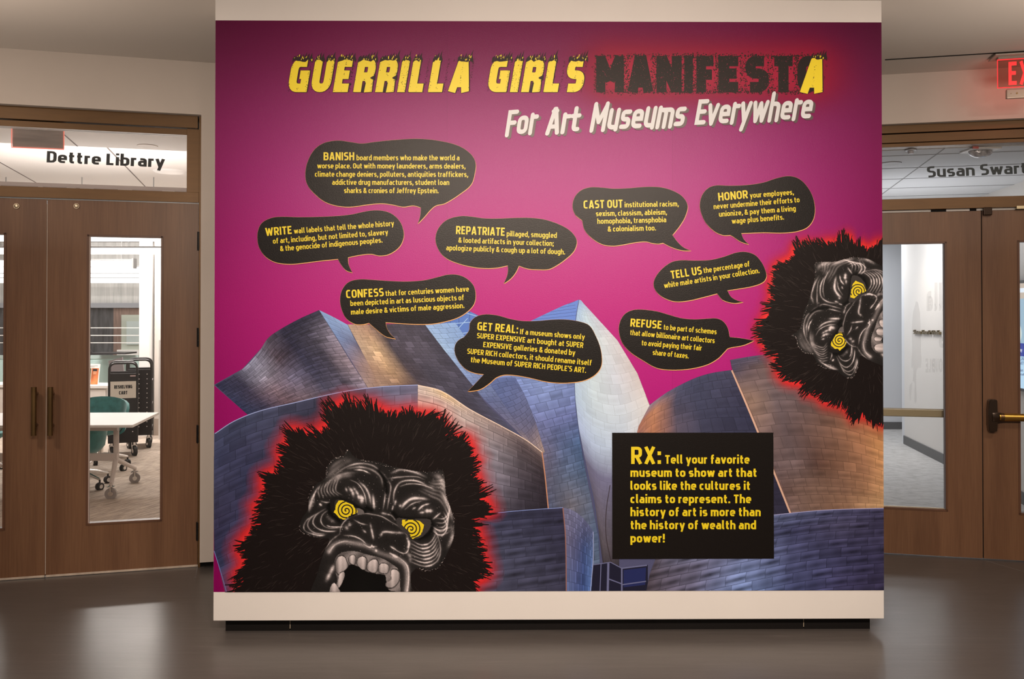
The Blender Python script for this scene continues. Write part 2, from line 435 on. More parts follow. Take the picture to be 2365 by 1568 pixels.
rg_ = (2 * Rg - PR(2351, 880)[0], PR(2187.5, 880)[0], PR(2187, 1180.5)[1], PR(2187, 558)[1])
rg_ = (Rg - .243 - (lg[1] - lg[0]), PR(2187.5, 880)[0], rg_[2], rg_[3])
gw = rg_[1] - rg_[0]
d3, od3 = leaf('door_3', 'studio door leaf in walnut next to the partition, wall lettering seen through its glass', RIGHT, Rg - RW, Rg - .004, rlt, rg_, -1)
rg4 = (Rg + (Rg - rg_[1]), Rg + (Rg - rg_[0]), rg_[2], rg_[3])
d4, od4 = leaf('door_4', 'studio door leaf in walnut with a panic bar, cut by the picture edge', RIGHT, Rg + .003, Rg + RW, rlt, rg4, 1)
MB().box(Rg - .005, Rg + .004, .012, .04, .01, rlt).build('astragal', m_gap, d3, org=od3)
MB().box(rg_[0] + .010, rg_[1] - .011, .012, .024, rg_[2] + .011, rg_[2] + .017).build('glass_edge_strip', m_nickel, d3, org=od3)
MB().box(rg_[1] - .020, rg_[1] - .011, .008, .024, rg_[2] + .011, rg_[3] - .011).build('glass_edge_strip', mat('grey_glazing_tape', (.15, .15, .18), .5), d3, org=od3)
# push bar on the far side of the left leaf
pz = PR(2120, 957)[1]
m_pb = mat('brass_push_bar', (.50, .43, .28), .35, metal=.8)
MB().box(rg_[0] - .05, Rg - .06, .075, .115, pz - .026, pz + .026, bev=.004).build('push_bar', m_pb, d3, org=od3)
MB().box(rg_[0] - .05, Rg - .06, .073, .0745, pz + .028, pz + .034).build('push_bar_lip', m_nickel, d3, org=od3)
# panic hardware on the right leaf
m_panic = mat('dark_bronze_cast', (.035, .018, .009), .25, metal=.5, coat=.4)
m_barb = mat('brass_bar', (.55, .30, .06), .28, metal=.9, noise=.15, nscale=5)
ua, zt = PR(2282, 925, -.05); ub, zb2 = PR(2308, 997, -.05); uc, zu = PR(2296, 954, -.05); _, zl = PR(2296, 972, -.05)
hs = MB()
um = (ua + ub) / 2; hw = (ub - ua) / 2
prof = [(um - hw * .82, zb2), (um + hw * .62, zb2), (um + hw * .72, zl), (um + hw * .72, zu), (um + hw * .66, zt + .004), (um + hw * .4, zt + .008), (um - hw * .6, zt + .008), (um - hw * .8, zt + .002), (um - hw * 1.0, zu + .02), (um - hw * 1.0, zl - .03)]
hs.prism(prof, -.055, 0)
bmesh.ops.bevel(hs.b, geom=list(hs.b.edges), offset=.004, segments=3, affect='EDGES')
hs.box(um - .01, ub + .012, -.062, -.01, zl - .004, zu + .004, bev=.005)
ph = hs.build('panic_bar_housing', m_panic, d4, org=od4, smooth=True)
MB().cyl((ub, -.045, (zu + zl) / 2), (Rg + RW - .1, -.045, (zu + zl) / 2), (zu - zl) / 2, n=20).build('panic_bar', m_barb, d4, org=od4, smooth=True)
MB().cyl((ub + .006, -.045, (zu + zl) / 2), (ub + .03, -.045, (zu + zl) / 2), (zu - zl) / 2 + .002, n=20).build('panic_bar_collar', m_brassdk, d4, org=od4, smooth=True)
# latch block and strips above the doors
ul, zk = PR(2281, 492, -.02)
MB().box(ul - .028, ul + .028, -.03, .03, zk - .016, rdt + .004, bev=.006).build('latch_strike', m_panic, t2, org=o2)
m_strip = mat('white_gasket_strip', (.66, .64, .62), .5)
for xa, xb in ((2036, 2150), (2186, 2240), (2256, 2272), (2291, 2345)):
    p, q = PR(xa, 484)[0], PR(xb, 484)[0]
    MB().box(p if xa > 2036 else Rl + .08, q, .006, .02, rlt + .003, rdt - .001).build('gasket_strip', m_strip, t2, org=o2)
MB().box(Rl + .06, Rr - .06, .022, .045, rlt + .001, rdt).build('gasket_shadow_gap', m_gap, t2, org=o2)
p = PR(2345, 480)[0]
MB().box(p, p + .25, -.03, .02, rlt + .004, rdt + .008, bev=.001).build('closer_arm', m_pb, t2, org=o2)

MB().box(lg[0] + .0115, lg[0] + .0185, -.001, .018, lg[2] + .012, lg[3] - .012).build('glass_edge_strip', mat('pale_glazing_strip', (.50, .41, .38), .45), dr, org=odr)
fj = RIGHT.world(Rg, -.02, 0)
MB().box(0, 3.0, -.0025, .0025, .0, .0008).xform(Matrix.Translation(fj) @ Matrix.Rotation(math.atan2(-1.2, .55), 4, 'Z')).build('floor_joint', mat('pale_floor_joint', (.17, .155, .145), .5), org=tuple(fj), kind='structure', label='thin pale welded joint in the dark floor running from studio doors', cat='floor joint')

# ================================================================ the wall graphic (flat vinyl print on the partition)
def pxv(P, fr=None, v=0.):
    """pixels of the photograph (n, 2) -> (u, z) on the printed face"""
    fr = fr or M0
    P = np.asarray(P, float)
    k = (CY - P[:, 1]) / F_PX
    d = np.stack([(P[:, 0] - CX) / F_PX, math.cos(PITCH) - math.sin(PITCH) * k, math.sin(PITCH) + math.cos(PITCH) * k], 1)
    Y = np.array(fr.Y); X = np.array(fr.X); o = np.array(fr.o)
    t = ((o + Y * v) @ Y) / (d @ Y)
    p = d * t[:, None]
    return np.stack([(p - o) @ X, p[:, 2] + CAM_Z], 1)

G_B = M0.px(1200, 1365)[1]; G_T = M0.px(1200, 49.3)[1]; G_L = .0015; G_R = PW - .0015
mural = root('wall_graphic', 'full-height magenta vinyl graphic of snarling gorillas, metal-clad building and black speech bubbles', 'mural', M0, (0, 0, 0))

def print_mat(name, rough=.40, alpha=False):
    m = mat(name, rough=.36, spec=.25, vc=True, alpha=alpha or None, bump=.30, bscale=260)
    return m
m_print = print_mat('vinyl_print')
m_glow = print_mat('vinyl_print_soft_edge', alpha=True)
m_ink = mat('vinyl_black_ink', tuple(v * .55 for v in alb(24, 17, 14)), .36, spec=.24, bump=.30, bscale=260)
m_furink = mat('vinyl_fur_ink', alb(22, 14, 12), .42, spec=.15, bump=.30, bscale=260)
m_yel = mat('vinyl_yellow_ink', alb(226, 186, 18), .42, bump=.15, bscale=260)
m_org = mat('vinyl_orange_edge', alb(235, 160, 90), .42)
m_whi = mat('vinyl_white_ink', tuple(v * .82 for v in alb(232, 216, 202)), .45, bump=.2, bscale=260)
m_shd = mat('vinyl_dark_shadow_ink', alb(84, 62, 58), .42)
m_yel2 = mat('vinyl_title_yellow', alb(236, 196, 22), .42)
m_ink2 = mat('vinyl_title_black', alb(46, 30, 28), .42, spec=.2)

class Art:
    def __init__(s): s.V = []; s.F = []; s.K = []; s.n = 0; s.lay = 0.; s.Z = []
    def step(s):
        s.cnt = getattr(s, 'cnt', 0) + 1
        return s.lay + (s.cnt % 24) * 8e-6
    def poly(s, P, c=(0, 0, 0), a=1.):
        P = np.asarray(P, float); n = len(P)
        s.V.append(P); s.Z.append(np.full(n, s.step())); s.F.append(list(range(s.n, s.n + n)))
        c = np.asarray(c, float)
        if c.ndim == 1: c = np.tile(np.append(c[:3], a if len(c) == 3 else c[3]), (n, 1))
        s.K.append(c); s.n += n
    def mesh(s, P, F, c):
        P = np.asarray(P, float); s.V.append(P); s.Z.append(np.full(len(P), s.step())); s.F += [[i + s.n for i in f] for f in F]
        c = np.asarray(c, float)
        if c.ndim == 1: c = np.tile(np.append(c[:3], 1. if len(c) == 3 else c[3]), (len(P), 1))
        s.K.append(c); s.n += len(P)
    def grid(s, P, c):
        """P (r, q, 2), c (r, q, 4)"""
        r, q = P.shape[:2]
        I = (np.arange(r - 1)[:, None] * q + np.arange(q - 1)[None]).ravel() + s.n
        s.F += np.stack([I, I + 1, I + q + 1, I + q], 1).tolist()
        s.V.append(P.reshape(-1, 2)); s.Z.append(np.full(r * q, s.lay)); s.K.append(c.reshape(-1, 4)); s.n += r * q
    def build(s, name, m, layer, parent=None, clip=True, label=None, fr=None, kind=None, org=None, uz=False):
        P = np.concatenate(s.V); K = np.concatenate(s.K)
        Q = P if uz else pxv(P, fr)
        org = org or (0, 0, 0)
        me = bpy.data.meshes.new(name)
        Zl = np.concatenate(s.Z) if s.Z and sum(map(len, s.Z)) == len(Q) else np.zeros(len(Q))
        co = [(a - org[0], -layer - z_ - org[1], b - org[2]) for (a, b), z_ in zip(Q, Zl)]
        me.from_pydata(co, [], s.F)
        at = me.color_attributes.new('Col', 'FLOAT_COLOR', 'POINT')
        at.data.foreach_set('color', K.astype(np.float32).ravel())
        if clip:
            b = bmesh.new(); b.from_mesh(me)
            for pt, no in (((0, 0, G_B), (0, 0, -1)), ((0, 0, G_T), (0, 0, 1)), ((G_L, 0, 0), (-1, 0, 0)), ((G_R, 0, 0), (1, 0, 0))):
                pt = Vector(pt) - Vector(org)
                if any((v.co - pt).dot(Vector(no)) > 0 for v in b.verts):
                    bmesh.ops.bisect_plane(b, geom=list(b.verts) + list(b.edges) + list(b.faces), plane_co=pt, plane_no=no, clear_outer=True)
            b.to_mesh(me); b.free()
        me.materials.append(m)
        o = bpy.data.objects.new(name, me); C.objects.link(o); o.parent = parent if parent is not None else mural
        if label: o['label'] = label
        if kind: o['kind'] = kind
        return o

def smooth(pts, sharp=(), n=7, closed=True):
    """Catmull-Rom through pts; indices in sharp are corners"""
    P = [np.array(p, float) for p in pts]; N = len(P); out = []
    for i in range(N if closed else N - 1):
        p1, p2 = P[i], P[(i + 1) % N]
        p0 = P[(i - 1) % N] if (closed or i > 0) else p1
        p3 = P[(i + 2) % N] if (closed or i + 2 < N) else p2
        L = np.linalg.norm(p2 - p1)
        t1 = (p2 - p0); t2 = (p3 - p1)
        t1 = (p2 - p1) * 1.0 if i in sharp else t1 / (np.linalg.norm(t1) + 1e-9) * L
        t2 = (p2 - p1) * 1.0 if (i + 1) % N in sharp else t2 / (np.linalg.norm(t2) + 1e-9) * L
        for k in range(n):
            t = k / n
            out.append((2 * t**3 - 3 * t**2 + 1) * p1 + (t**3 - 2 * t**2 + t) * t1 + (-2 * t**3 + 3 * t**2) * p2 + (t**3 - t**2) * t2)
    if not closed: out.append(P[-1])
    return np.array(out)

# ---- a squarish stroke alphabet: centre lines in units of 1/7 cap height, corners rounded by r
SEG = [(0, .3, .7, 1)]
def glyph(ch, w=1.3, k=1., flat=0):
    h = w / 2; b = h; t = 7 - h; X = 5.15 - h; m = 3.6; r1 = 1.15; r2 = 1.6
    S = lambda *a: [('o', list(a))]
    L = lambda *a: list(a)
    W = 2.45; C_ = 2.75
    G = {
     'a': (W * .93, [L((.15, X), (W*.93, X, 1.1), (W*.93, 0)), L((W*.93, 2.95), (0, 2.95, .8), (0, b, .8), (W*.93, b))]),
     'b': (W, [L((0, 0), (0, 7.4)), L((0, X), (W, X, r1), (W, b, r1), (0, b))]),
     'c': (2.0, [L((2.1, X), (0, X, r1), (0, b, r1), (2.1, b))]),
     'd': (W, [L((W, 0), (W, 7.4)), L((W, X), (0, X, r1), (0, b, r1), (W, b))]),
     'e': (W, [L((.1, 2.55), (W, 2.55), (W, X, r1), (0, X, r1), (0, b, r1), (W - .1, b))]),
     'f': (1.5, [L((.5, 0), (.5, 7.4 - h, 1.), (1.9, 7.4 - h)), L((-.35, X), (1.8, X))]),
     'g': (W, [L((W, 5.15), (W, -1.9 + h, 1.1), (.1, -1.9 + h)), L((W, X), (0, X, r1), (0, b, r1), (W, b))]),
     'h': (W, [L((0, 0), (0, 7.4)), L((0, X), (W, X, r1), (W, 0))]),
     'i': (0, [L((0, 0), (0, 5.15)), L((0, 6.15), (0, 7.4))]),
     'j': (.2, [L((.2, 5.15), (.2, -1.9 + h, .9), (-.7, -1.9 + h)), L((.2, 6.15), (.2, 7.4))]),
     'k': (2.2, [L((0, 0), (0, 7.4)), L((.1, 2.75), (.9, 2.75), (2.35, 5.15)), L((.7, 2.9), (2.45, 0))]),
     'l': (.55, [L((0, 7.4), (0, b, .7), (.95, b))]),
     'm': (4.3, [L((0, 0), (0, 5.15)), L((0, X), (2.15, X, 1.), (2.15, 0)), L((1.7, X), (4.3, X, 1.), (4.3, 0))]),
     'n': (W, [L((0, 0), (0, 5.15)), L((0, X), (W, X, r1), (W, 0))]),
     'o': (W, S((0, b, r1), (W, b, r1), (W, X, r1), (0, X, r1))),
     'p': (W, [L((0, -2), (0, 5.15)), L((0, X), (W, X, r1), (W, b, r1), (0, b))]),
     'q': (W, [L((W, -2), (W, 5.15)), L((W, X), (0, X, r1), (0, b, r1), (W, b))]),
     'r': (1.15, [L((0, 0), (0, 5.15)), L((0, X), (1.6, X))]),
     's': (2.1, [L((2.15, X), (0, X, .8), (0, 2.58, .8), (2.1, 2.58, .8), (2.1, b, .8), (-.05, b))]),
     't': (1.45, [L((.45, 6.7), (.45, b, 1.), (1.75, b)), L((-.45, X), (1.75, X))]),
     'u': (W, [L((0, 5.15), (0, b, r1), (W, b)), L((W, 5.15), (W, 0))]),
     'v': (2.5, [L((-.1, 5.15), (1.25, .1)), L((2.6, 5.15), (1.25, .1))]),
     'w': (4.1, [L((-.1, 5.15), (.95, .1)), L((2.05, 4.9), (.95, .1)), L((2.05, 4.9), (3.15, .1)), L((4.2, 5.15), (3.15, .1))]),
     'x': (2.3, [L((-.1, 5.15), (2.4, 0)), L((2.4, 5.15), (-.1, 0))]),
     'y': (2.5, [L((-.1, 5.15), (1.25, .3)), L((2.6, 5.15), (.75, -2))]),
     'z': (2.1, [L((0, X), (2.1, X)), L((2.1, X), (0, b)), L((0, b), (2.15, b))]),
     'A': (3.1, [L((0, 0), (1.4, 7)), L((3.1, 0), (1.7, 7)), L((.6, 1.9), (2.5, 1.9)), L((1.0, t), (2.1, t))]),
     'B': (C_, [L((0, 0), (0, 7)), L((0, t), (C_ - .1, t, r1), (C_ - .1, m, .9), (0, m)), L((0, m), (C_, m, .9), (C_, b, r1), (0, b))]),
     'C': (2.5, [L((2.6, t), (0, t, r2), (0, b, r2), (2.6, b))]),
     'D': (C_, [L((0, 0), (0, 7)), L((0, t), (C_, t, r2), (C_, b, r2), (0, b))]),
     'E': (2.1, [L((2.5, t), (0, t), (0, b), (2.5, b)), L((0, m), (2.2, m))]),
     'F': (2.0, [L((2.4, t), (0, t), (0, 0)), L((0, m - .2), (2.1, m - .2))]),
     'G': (2.7, [L((2.7, t), (0, t, r2), (0, b, r2), (2.7, b), (2.7, m), (1.4, m))]),
     'H': (2.8, [L((0, 0), (0, 7)), L((2.8, 0), (2.8, 7)), L((0, m), (2.8, m))]),
     'I': (0, [L((0, 0), (0, 7))]),
     'J': (1.3, [L((1.1, 7), (1.1, b, 1.1), (-.5, b))]),
     'K': (2.6, [L((0, 0), (0, 7)), L((.2, 3.4), (.8, 3.6), (2.6, 7)), L((.8, 3.6), (2.75, 0))]),
     'L': (2.0, [L((0, 7), (0, b), (2.35, b))]),
     'M': (3.9, [L((0, 0), (0, 7)), L((0, 6.7), (1.95, 2.2)), L((3.9, 6.7), (1.95, 2.2)), L((3.9, 7), (3.9, 0))]),
     'N': (2.9, [L((0, 0), (0, 7)), L((.1, 6.7), (2.8, .3)), L((2.9, 0), (2.9, 7))]),
     'O': (2.8, S((0, b, r2), (2.8, b, r2), (2.8, t, r2), (0, t, r2))),
     'P': (2.6, [L((0, 0), (0, 7)), L((0, t), (2.6, t, r1), (2.6, 2.9, r1), (0, 2.9))]),
     'Q': (2.5, [L((0, 0), (0, 7)), L((0, t), (2.5, t, r1), (2.5, 3.2, r1), (0, 3.2)), L((2.3, 3.2), (2.5, 0))]),
     'R': (2.6, [L((0, 0), (0, 7)), L((0, t), (2.6, t, r1), (2.6, 3.1, r1), (0, 3.1)), L((1.3, 3.1), (2.75, 0))]),
     'S': (2.4, [L((2.5, t), (0, t, r1), (0, m, r1), (2.45, m, r1), (2.45, b, r1), (-.1, b))]),
     'T': (2.4, [L((1.2, 0), (1.2, 7)), L((-.5, t), (2.9, t))]),
     'U': (2.7, [L((0, 7), (0, b, r2), (2.7, b, r2), (2.7, 7))]),
     'V': (3.0, [L((0, 7), (1.5, 0)), L((3.0, 7), (1.5, 0))]),
     'W': (4.9, [L((0, 7), (1.2, 0)), L((2.45, 6.4), (1.2, 0)), L((2.45, 6.4), (3.7, 0)), L((4.9, 7), (3.7, 0))]),
     'X': (2.8, [L((0, 7), (2.8, 0)), L((2.8, 7), (0, 0))]),
     'Y': (2.8, [L((0, 7), (1.4, 3.2)), L((2.8, 7), (1.4, 3.2)), L((1.4, 3.5), (1.4, 0))]),
     'Z': (2.6, [L((0, t), (2.6, t)), L((2.6, t), (0, b)), L((0, b), (2.6, b))]),
     '0': (2.3, S((0, b, r1), (2.3, b, r1), (2.3, t, r1), (0, t, r1))),
     '1': (1.0, [L((.9, 0), (.9, 7)), L((.9, 6.4), (-.3, 5.6))]),
     '2': (2.2, [L((0, t), (2.2, t, r1), (2.2, m, r1), (0, b + 1.2), (0, b), (2.3, b))]),
     '5': (2.2, [L((2.2, t), (0, t), (0, m + .2), (2.2, m + .2, r1), (2.2, b, r1), (0, b))]),
     '&': (3.0, [L((3.3, 0), (.45, 4.6), (.45, t, .8), (2.1, t, .8), (2.1, 4.6, .6), (0, 3.0, .8), (0, b, 1.), (2.5, b, .8), (3.0, 3.2))]),
     '.': (.1, [L((0, 0), (0, 1.4))]), ',': (.1, [L((.2, 1.4), (.2, .3), (-.3, -1.1))]),
     ':': (.1, [L((0, 0), (0, 1.5)), L((0, 3.6), (0, 5.1))]), ';': (.1, [L((.2, 1.4), (.2, .3), (-.3, -1.1)), L((0, 3.6), (0, 5.1))]),
     '!': (.1, [L((0, 0), (0, 1.4)), L((0, 2.4), (0, 7))]), "'": (0, [L((.1, 7.2), (-.1, 5.3))]),
     '-': (1.2, [L((0, 2.8), (1.5, 2.8))]), ' ': (.35, []),
    }
    wd, st = G.get(ch, G['-'])
    out = []
    for q in st:
        cl = isinstance(q, tuple); pts = q[1] if cl else q
        P = []
        n = len(pts)
        for i, p in enumerate(pts):
            x, y = p[0] * k, p[1]; r = p[2] if len(p) > 2 else 0
            if r and (cl or 0 < i < n - 1):
                A = np.array([pts[(i - 1) % n][0] * k, pts[(i - 1) % n][1]]); B = np.array([pts[(i + 1) % n][0] * k, pts[(i + 1) % n][1]]); c = np.array([x, y])
                da, db = A - c, B - c; la, lb = np.linalg.norm(da), np.linalg.norm(db)
                ra, rb = min(r, la * .5), min(r, lb * .5)
                a_, b2 = c + da / la * ra, c + db / lb * rb
                for tt in SEG[0]:
                    P.append((1 - tt)**2 * a_ + 2 * tt * (1 - tt) * c + tt**2 * b2)
            else: P.append(np.array([x, y]))
        out.append((cl, P))
    return wd * k, out

def strip(P, w, closed=False, cap=0):
    """thick polyline with mitred joints -> vertices, quads (cap 1: round ends); w may be a list"""
    P = [np.asarray(p, float) for p in P]
    Q = [P[0]]
    for p in P[1:]:
        if np.linalg.norm(p - Q[-1]) > 1e-6: Q.append(p)
    P = Q; n = len(P)
    if n < 2: return [], []
    V = []; F = []
    for i in range(n):
        a = P[(i - 1) % n] if (closed or i > 0) else None; b = P[(i + 1) % n] if (closed or i < n - 1) else None
        d1 = (P[i] - a) / np.linalg.norm(P[i] - a) if a is not None else None
        d2 = (b - P[i]) / np.linalg.norm(b - P[i]) if b is not None else None
        if d1 is None: d1 = d2
        if d2 is None: d2 = d1
        n1 = np.array([-d1[1], d1[0]]); n2 = np.array([-d2[1], d2[0]])
        m = n1 + n2; l = np.linalg.norm(m); m = m / l if l > .2 else n1
        s = 1 / max(.5, m @ n1)
        hw = (w[i] if isinstance(w, (list, np.ndarray)) else w) / 2
        V += [P[i] + m * hw * s, P[i] - m * hw * s]
    for i in range(n if closed else n - 1):
        j = (i + 1) % n; F.append([2 * i, 2 * i + 1, 2 * j + 1, 2 * j])
    if cap and not closed:
        for e, q in ((0, 1), (n - 1, n - 2)):
            d = P[e] - P[q]; d /= np.linalg.norm(d); nn = np.array([-d[1], d[0]]); hw = (w[e] if isinstance(w, (list, np.ndarray)) else w) / 2
            base = len(V); V += [P[e] + hw * (nn * math.cos(a) + d * math.sin(a)) for a in np.linspace(0, math.pi, 8)]
            F.append(list(range(base, base + 8)))
    return V, F

def text(art, s, p0, p1, cap, w=1.3, slant=0., gap=.62, k=1., capr=0, col=(0, 0, 0), off=(0, 0), jit=None, only=None, xoff=0.):
    """letters between the two baseline pixels; cap = cap height in pixels"""
    p0 = np.array(p0, float); p1 = np.array(p1, float)
    SEG[0] = (0, .15, .3, .5, .7, .85, 1) if cap > 30 else (0, .3, .7, 1)
    X = []; x = w / 2
    for ch in s:
        wd, st = glyph(ch, w, k)
        if ch == ' ': X.append(x); x += 1.55 * k + .2; continue
        X.append(x); x += wd + w + gap
    tot = x - w / 2 - gap
    d = (p1 - p0); Lp = np.linalg.norm(d); e = d / Lp; n = np.array([e[1], -e[0]])
    sx = Lp / tot; sy = cap / 7.
    boxes = []
    for i, ch in enumerate(s):
        if ch == ' ': continue
        wd, st = glyph(ch, w, k)
        if only is None or i in only:
            for cl, P in st:
                V, F = strip(P, w, cl, capr)
                if not V: continue
                V = np.array(V)
                V[:, 0] += X[i]
                xx = (V[:, 0] * sx + V[:, 1] * sy * slant); yy = V[:, 1] * sy
                Q = p0 + np.outer(xx, e) + np.outer(yy, n) + np.array(off)
                if cap > 30:
                    for f in F: art.mesh(Q[f], [list(range(len(f)))], col)
                else: art.mesh(Q, F, col)
        boxes.append((ch, (X[i] - w / 2) * sx, (X[i] + wd + w / 2) * sx))
    return boxes

def Z(origin, sc, pts):
    return [(origin[0] + p[0] / sc, origin[1] + p[1] / sc) for p in pts]
def zp(origin, sc, x, y): return (origin[0] + x / sc, origin[1] + y / sc)

# ---- magenta ground in three butted sheets
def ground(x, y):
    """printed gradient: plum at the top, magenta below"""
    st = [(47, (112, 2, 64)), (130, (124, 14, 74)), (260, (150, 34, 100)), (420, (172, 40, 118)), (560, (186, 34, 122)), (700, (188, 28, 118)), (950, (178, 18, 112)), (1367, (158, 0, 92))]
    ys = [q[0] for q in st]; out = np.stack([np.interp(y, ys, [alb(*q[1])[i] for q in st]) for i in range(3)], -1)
    e = np.clip((np.abs(x - 1240) - 380) / 420, 0, 1) ** 1.5  # darker sides: lamp falloff worked into the print colour
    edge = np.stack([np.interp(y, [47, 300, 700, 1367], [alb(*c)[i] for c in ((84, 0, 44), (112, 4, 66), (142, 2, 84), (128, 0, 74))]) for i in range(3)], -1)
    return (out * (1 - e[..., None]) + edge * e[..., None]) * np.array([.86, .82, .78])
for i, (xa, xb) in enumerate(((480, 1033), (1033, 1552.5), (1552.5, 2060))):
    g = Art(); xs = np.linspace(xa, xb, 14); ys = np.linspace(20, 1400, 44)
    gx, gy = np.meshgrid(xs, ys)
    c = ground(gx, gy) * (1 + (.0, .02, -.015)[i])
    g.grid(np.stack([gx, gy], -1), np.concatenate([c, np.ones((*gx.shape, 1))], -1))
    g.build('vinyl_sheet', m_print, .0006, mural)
sm = Art()
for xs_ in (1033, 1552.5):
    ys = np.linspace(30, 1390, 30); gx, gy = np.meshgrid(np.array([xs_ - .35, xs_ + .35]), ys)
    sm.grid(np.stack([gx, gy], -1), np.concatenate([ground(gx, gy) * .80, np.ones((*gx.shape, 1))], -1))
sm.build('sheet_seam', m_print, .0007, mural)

# ---- printed picture: a building of curved sheet-metal cladding
rc = random.Random(5)
def resamp(pts):
    P = smooth(pts, (), 8, closed=False) if len(pts) > 2 else np.array([pts[0], pts[1]], float)
    s = np.r_[0, np.cumsum(np.linalg.norm(np.diff(P, axis=0), axis=1))]
    if s[-1] < 1e-6: s[-1] = 1e-6
    s = s / s[-1]
    return lambda u: np.stack([np.interp(u, s, P[:, 0]), np.interp(u, s, P[:, 1])], -1)
def patch(A, curves, colors, nr, nc, bulge=.12, jit=.07, odd=0., oddc=1.35, seam=.55, vlight=0., stag=True, gap=.95, skew=0., rim=None):
    """curves: row boundaries left to right; colors: one list per curve"""
    fs = [resamp(c) for c in curves]; m = len(fs) - 1
    def tone(q):
        g = (q[0] * .3 + q[1] * .5 + q[2] * .2); return alb(*[.82 * c + .18 * g for c in q])
    cols = [np.array([tone(q) for q in row]) * .88 - .010 for row in colors]
    cols = [np.clip(c * (.74 + .26 * np.clip((c.mean(-1, keepdims=True) - .12) / .35, 0, 1)), .003, .9) for c in cols]
    def P(u, v):
        u = np.asarray(u, float); q = min(v, .9999) * m; i = int(q); t = q - i
        return fs[i](u) * (1 - t) + fs[i + 1](u) * t
    def K(u, v):
        q = min(v, .9999) * (len(cols) - 1); i = int(q); t = q - i
        f = lambda row: np.stack([np.interp(u, np.linspace(0, 1, len(row)), row[:, j]) for j in range(3)], -1)
        return f(cols[i]) * (1 - t) + f(cols[i + 1]) * t
    # seams show as the darker sheet underneath
    A.lay += .00008
    us = np.linspace(0, 1, 40); vs = np.linspace(0, 1, max(8, nr + 1))
    G = np.array([P(us, v) for v in vs]); Kc = np.array([K(us, v) for v in vs]) * seam
    A.grid(G, np.concatenate([Kc, np.ones((*Kc.shape[:2], 1))], -1))
    A.lay += .00004
    for r in range(nr):
        v0, v1 = r / nr, (r + 1) / nr
        hpx = np.linalg.norm(P([.5], v0) - P([.5], v1)); gv = min(.2, gap / max(hpx, 1))
        wpx = np.linalg.norm(P([.05], v0) - P([.95], v0)) / .9
        if wpx < 3: wpx = np.linalg.norm(P([.05], v1) - P([.95], v1)) / .9
        n = max(1, nc); gu = min(.25, gap / max(wpx / n, 1))
        o = (rc.choice((.5, .33, .66)) if r % 2 else 0.) if stag else 0
        e = [0.] + [(j + o) / n + rc.uniform(-.04, .04) / n for j in range(0 if o else 1, n + 1)] + [1.]
        e = sorted(x for x in e if 0 <= x <= 1); 
        for a, b in zip(e, e[1:]):
            if b - a < .15 / n: continue
            w_ = b - a; ua, ub = a + gu * w_ * .5, b - gu * w_ * .5
            va, vb = v0 + gv / nr * .3, v1 - gv / nr * .7
            f = 1 + rc.gauss(0, jit)
            if odd and rc.random() < odd: f *= rc.uniform(1.1, oddc)
            ph = rc.uniform(-.5, .5); bl = 1.25 * bulge * rc.uniform(.3, 1.7)
            uu = np.linspace(ua, ub, 5); tv = np.linspace(0, 1, 7)
            g = np.array([P(uu, va + (vb - va) * t) for t in tv]); kk = np.array([K(uu, va + (vb - va) * t) for t in tv])
            su = np.linspace(0, 1, 5)[None, :]; st = tv[:, None]
            prof = 1 + bl * np.sin((st * 1.15 + .05 * ph + su * .15) * 2 * math.pi) * (1 - .5 * np.abs(su - .5)) + bulge * .4 * np.sin((su + ph) * math.pi * 2)
            prof = prof + vlight * (su > .9)
            prof[0, :] *= 1 + bulge * .8; prof[-1, :] *= 1 - bulge * .6
            kk = np.clip(kk * f * prof[..., None], 0, .95)
            A.grid(g, np.concatenate([kk, np.ones((*kk.shape[:2], 1))], -1))
def line(A, pts, w, c, sm=True):
    P = smooth(pts, (), 6, closed=False) if sm and len(pts) > 2 else pts
    A.lay += .00001; V, F = strip(P, w); A.mesh(V, F, alb(*c))

bd = Art()
D1 = (62, 58, 78); D2 = (84, 76, 92); LB = (140, 165, 208); CO = (196, 146, 118)
# glazed tower behind
bd.poly([(494, 889), (560, 852), (632, 773), (700, 735), (737, 716), (768, 731), (803, 750), (1110, 760), (1250, 742), (1337, 694), (1426, 786), (1472, 862), (1499, 935), (1600, 875), (1690, 855), (1800, 830), (2060, 880), (2060, 1400), (528, 1400), (496, 1272), (494, 1001), (577, 962)], alb(78, 74, 98))
bd.lay += .00003; bd.poly([(1018, 748), (1060, 717), (1085, 719), (1110, 731), (1110, 800), (1060, 830), (1022, 800)], alb(84, 112, 172))
for a, b in (((1060, 717), (1060, 830)), ((1085, 719), (1085, 800)), ((1040, 732), (1040, 800)), ((1100, 726), (1100, 800))): line(bd, [a, b], 1.3, (60, 80, 130), False)
for a, b in (((1018, 750), (1110, 742)), ((1060, 718), (1108, 732)), ((1018, 775), (1110, 765)), ((1030, 790), (1080, 735))): line(bd, [a, b], 1.5, (160, 184, 222), False)
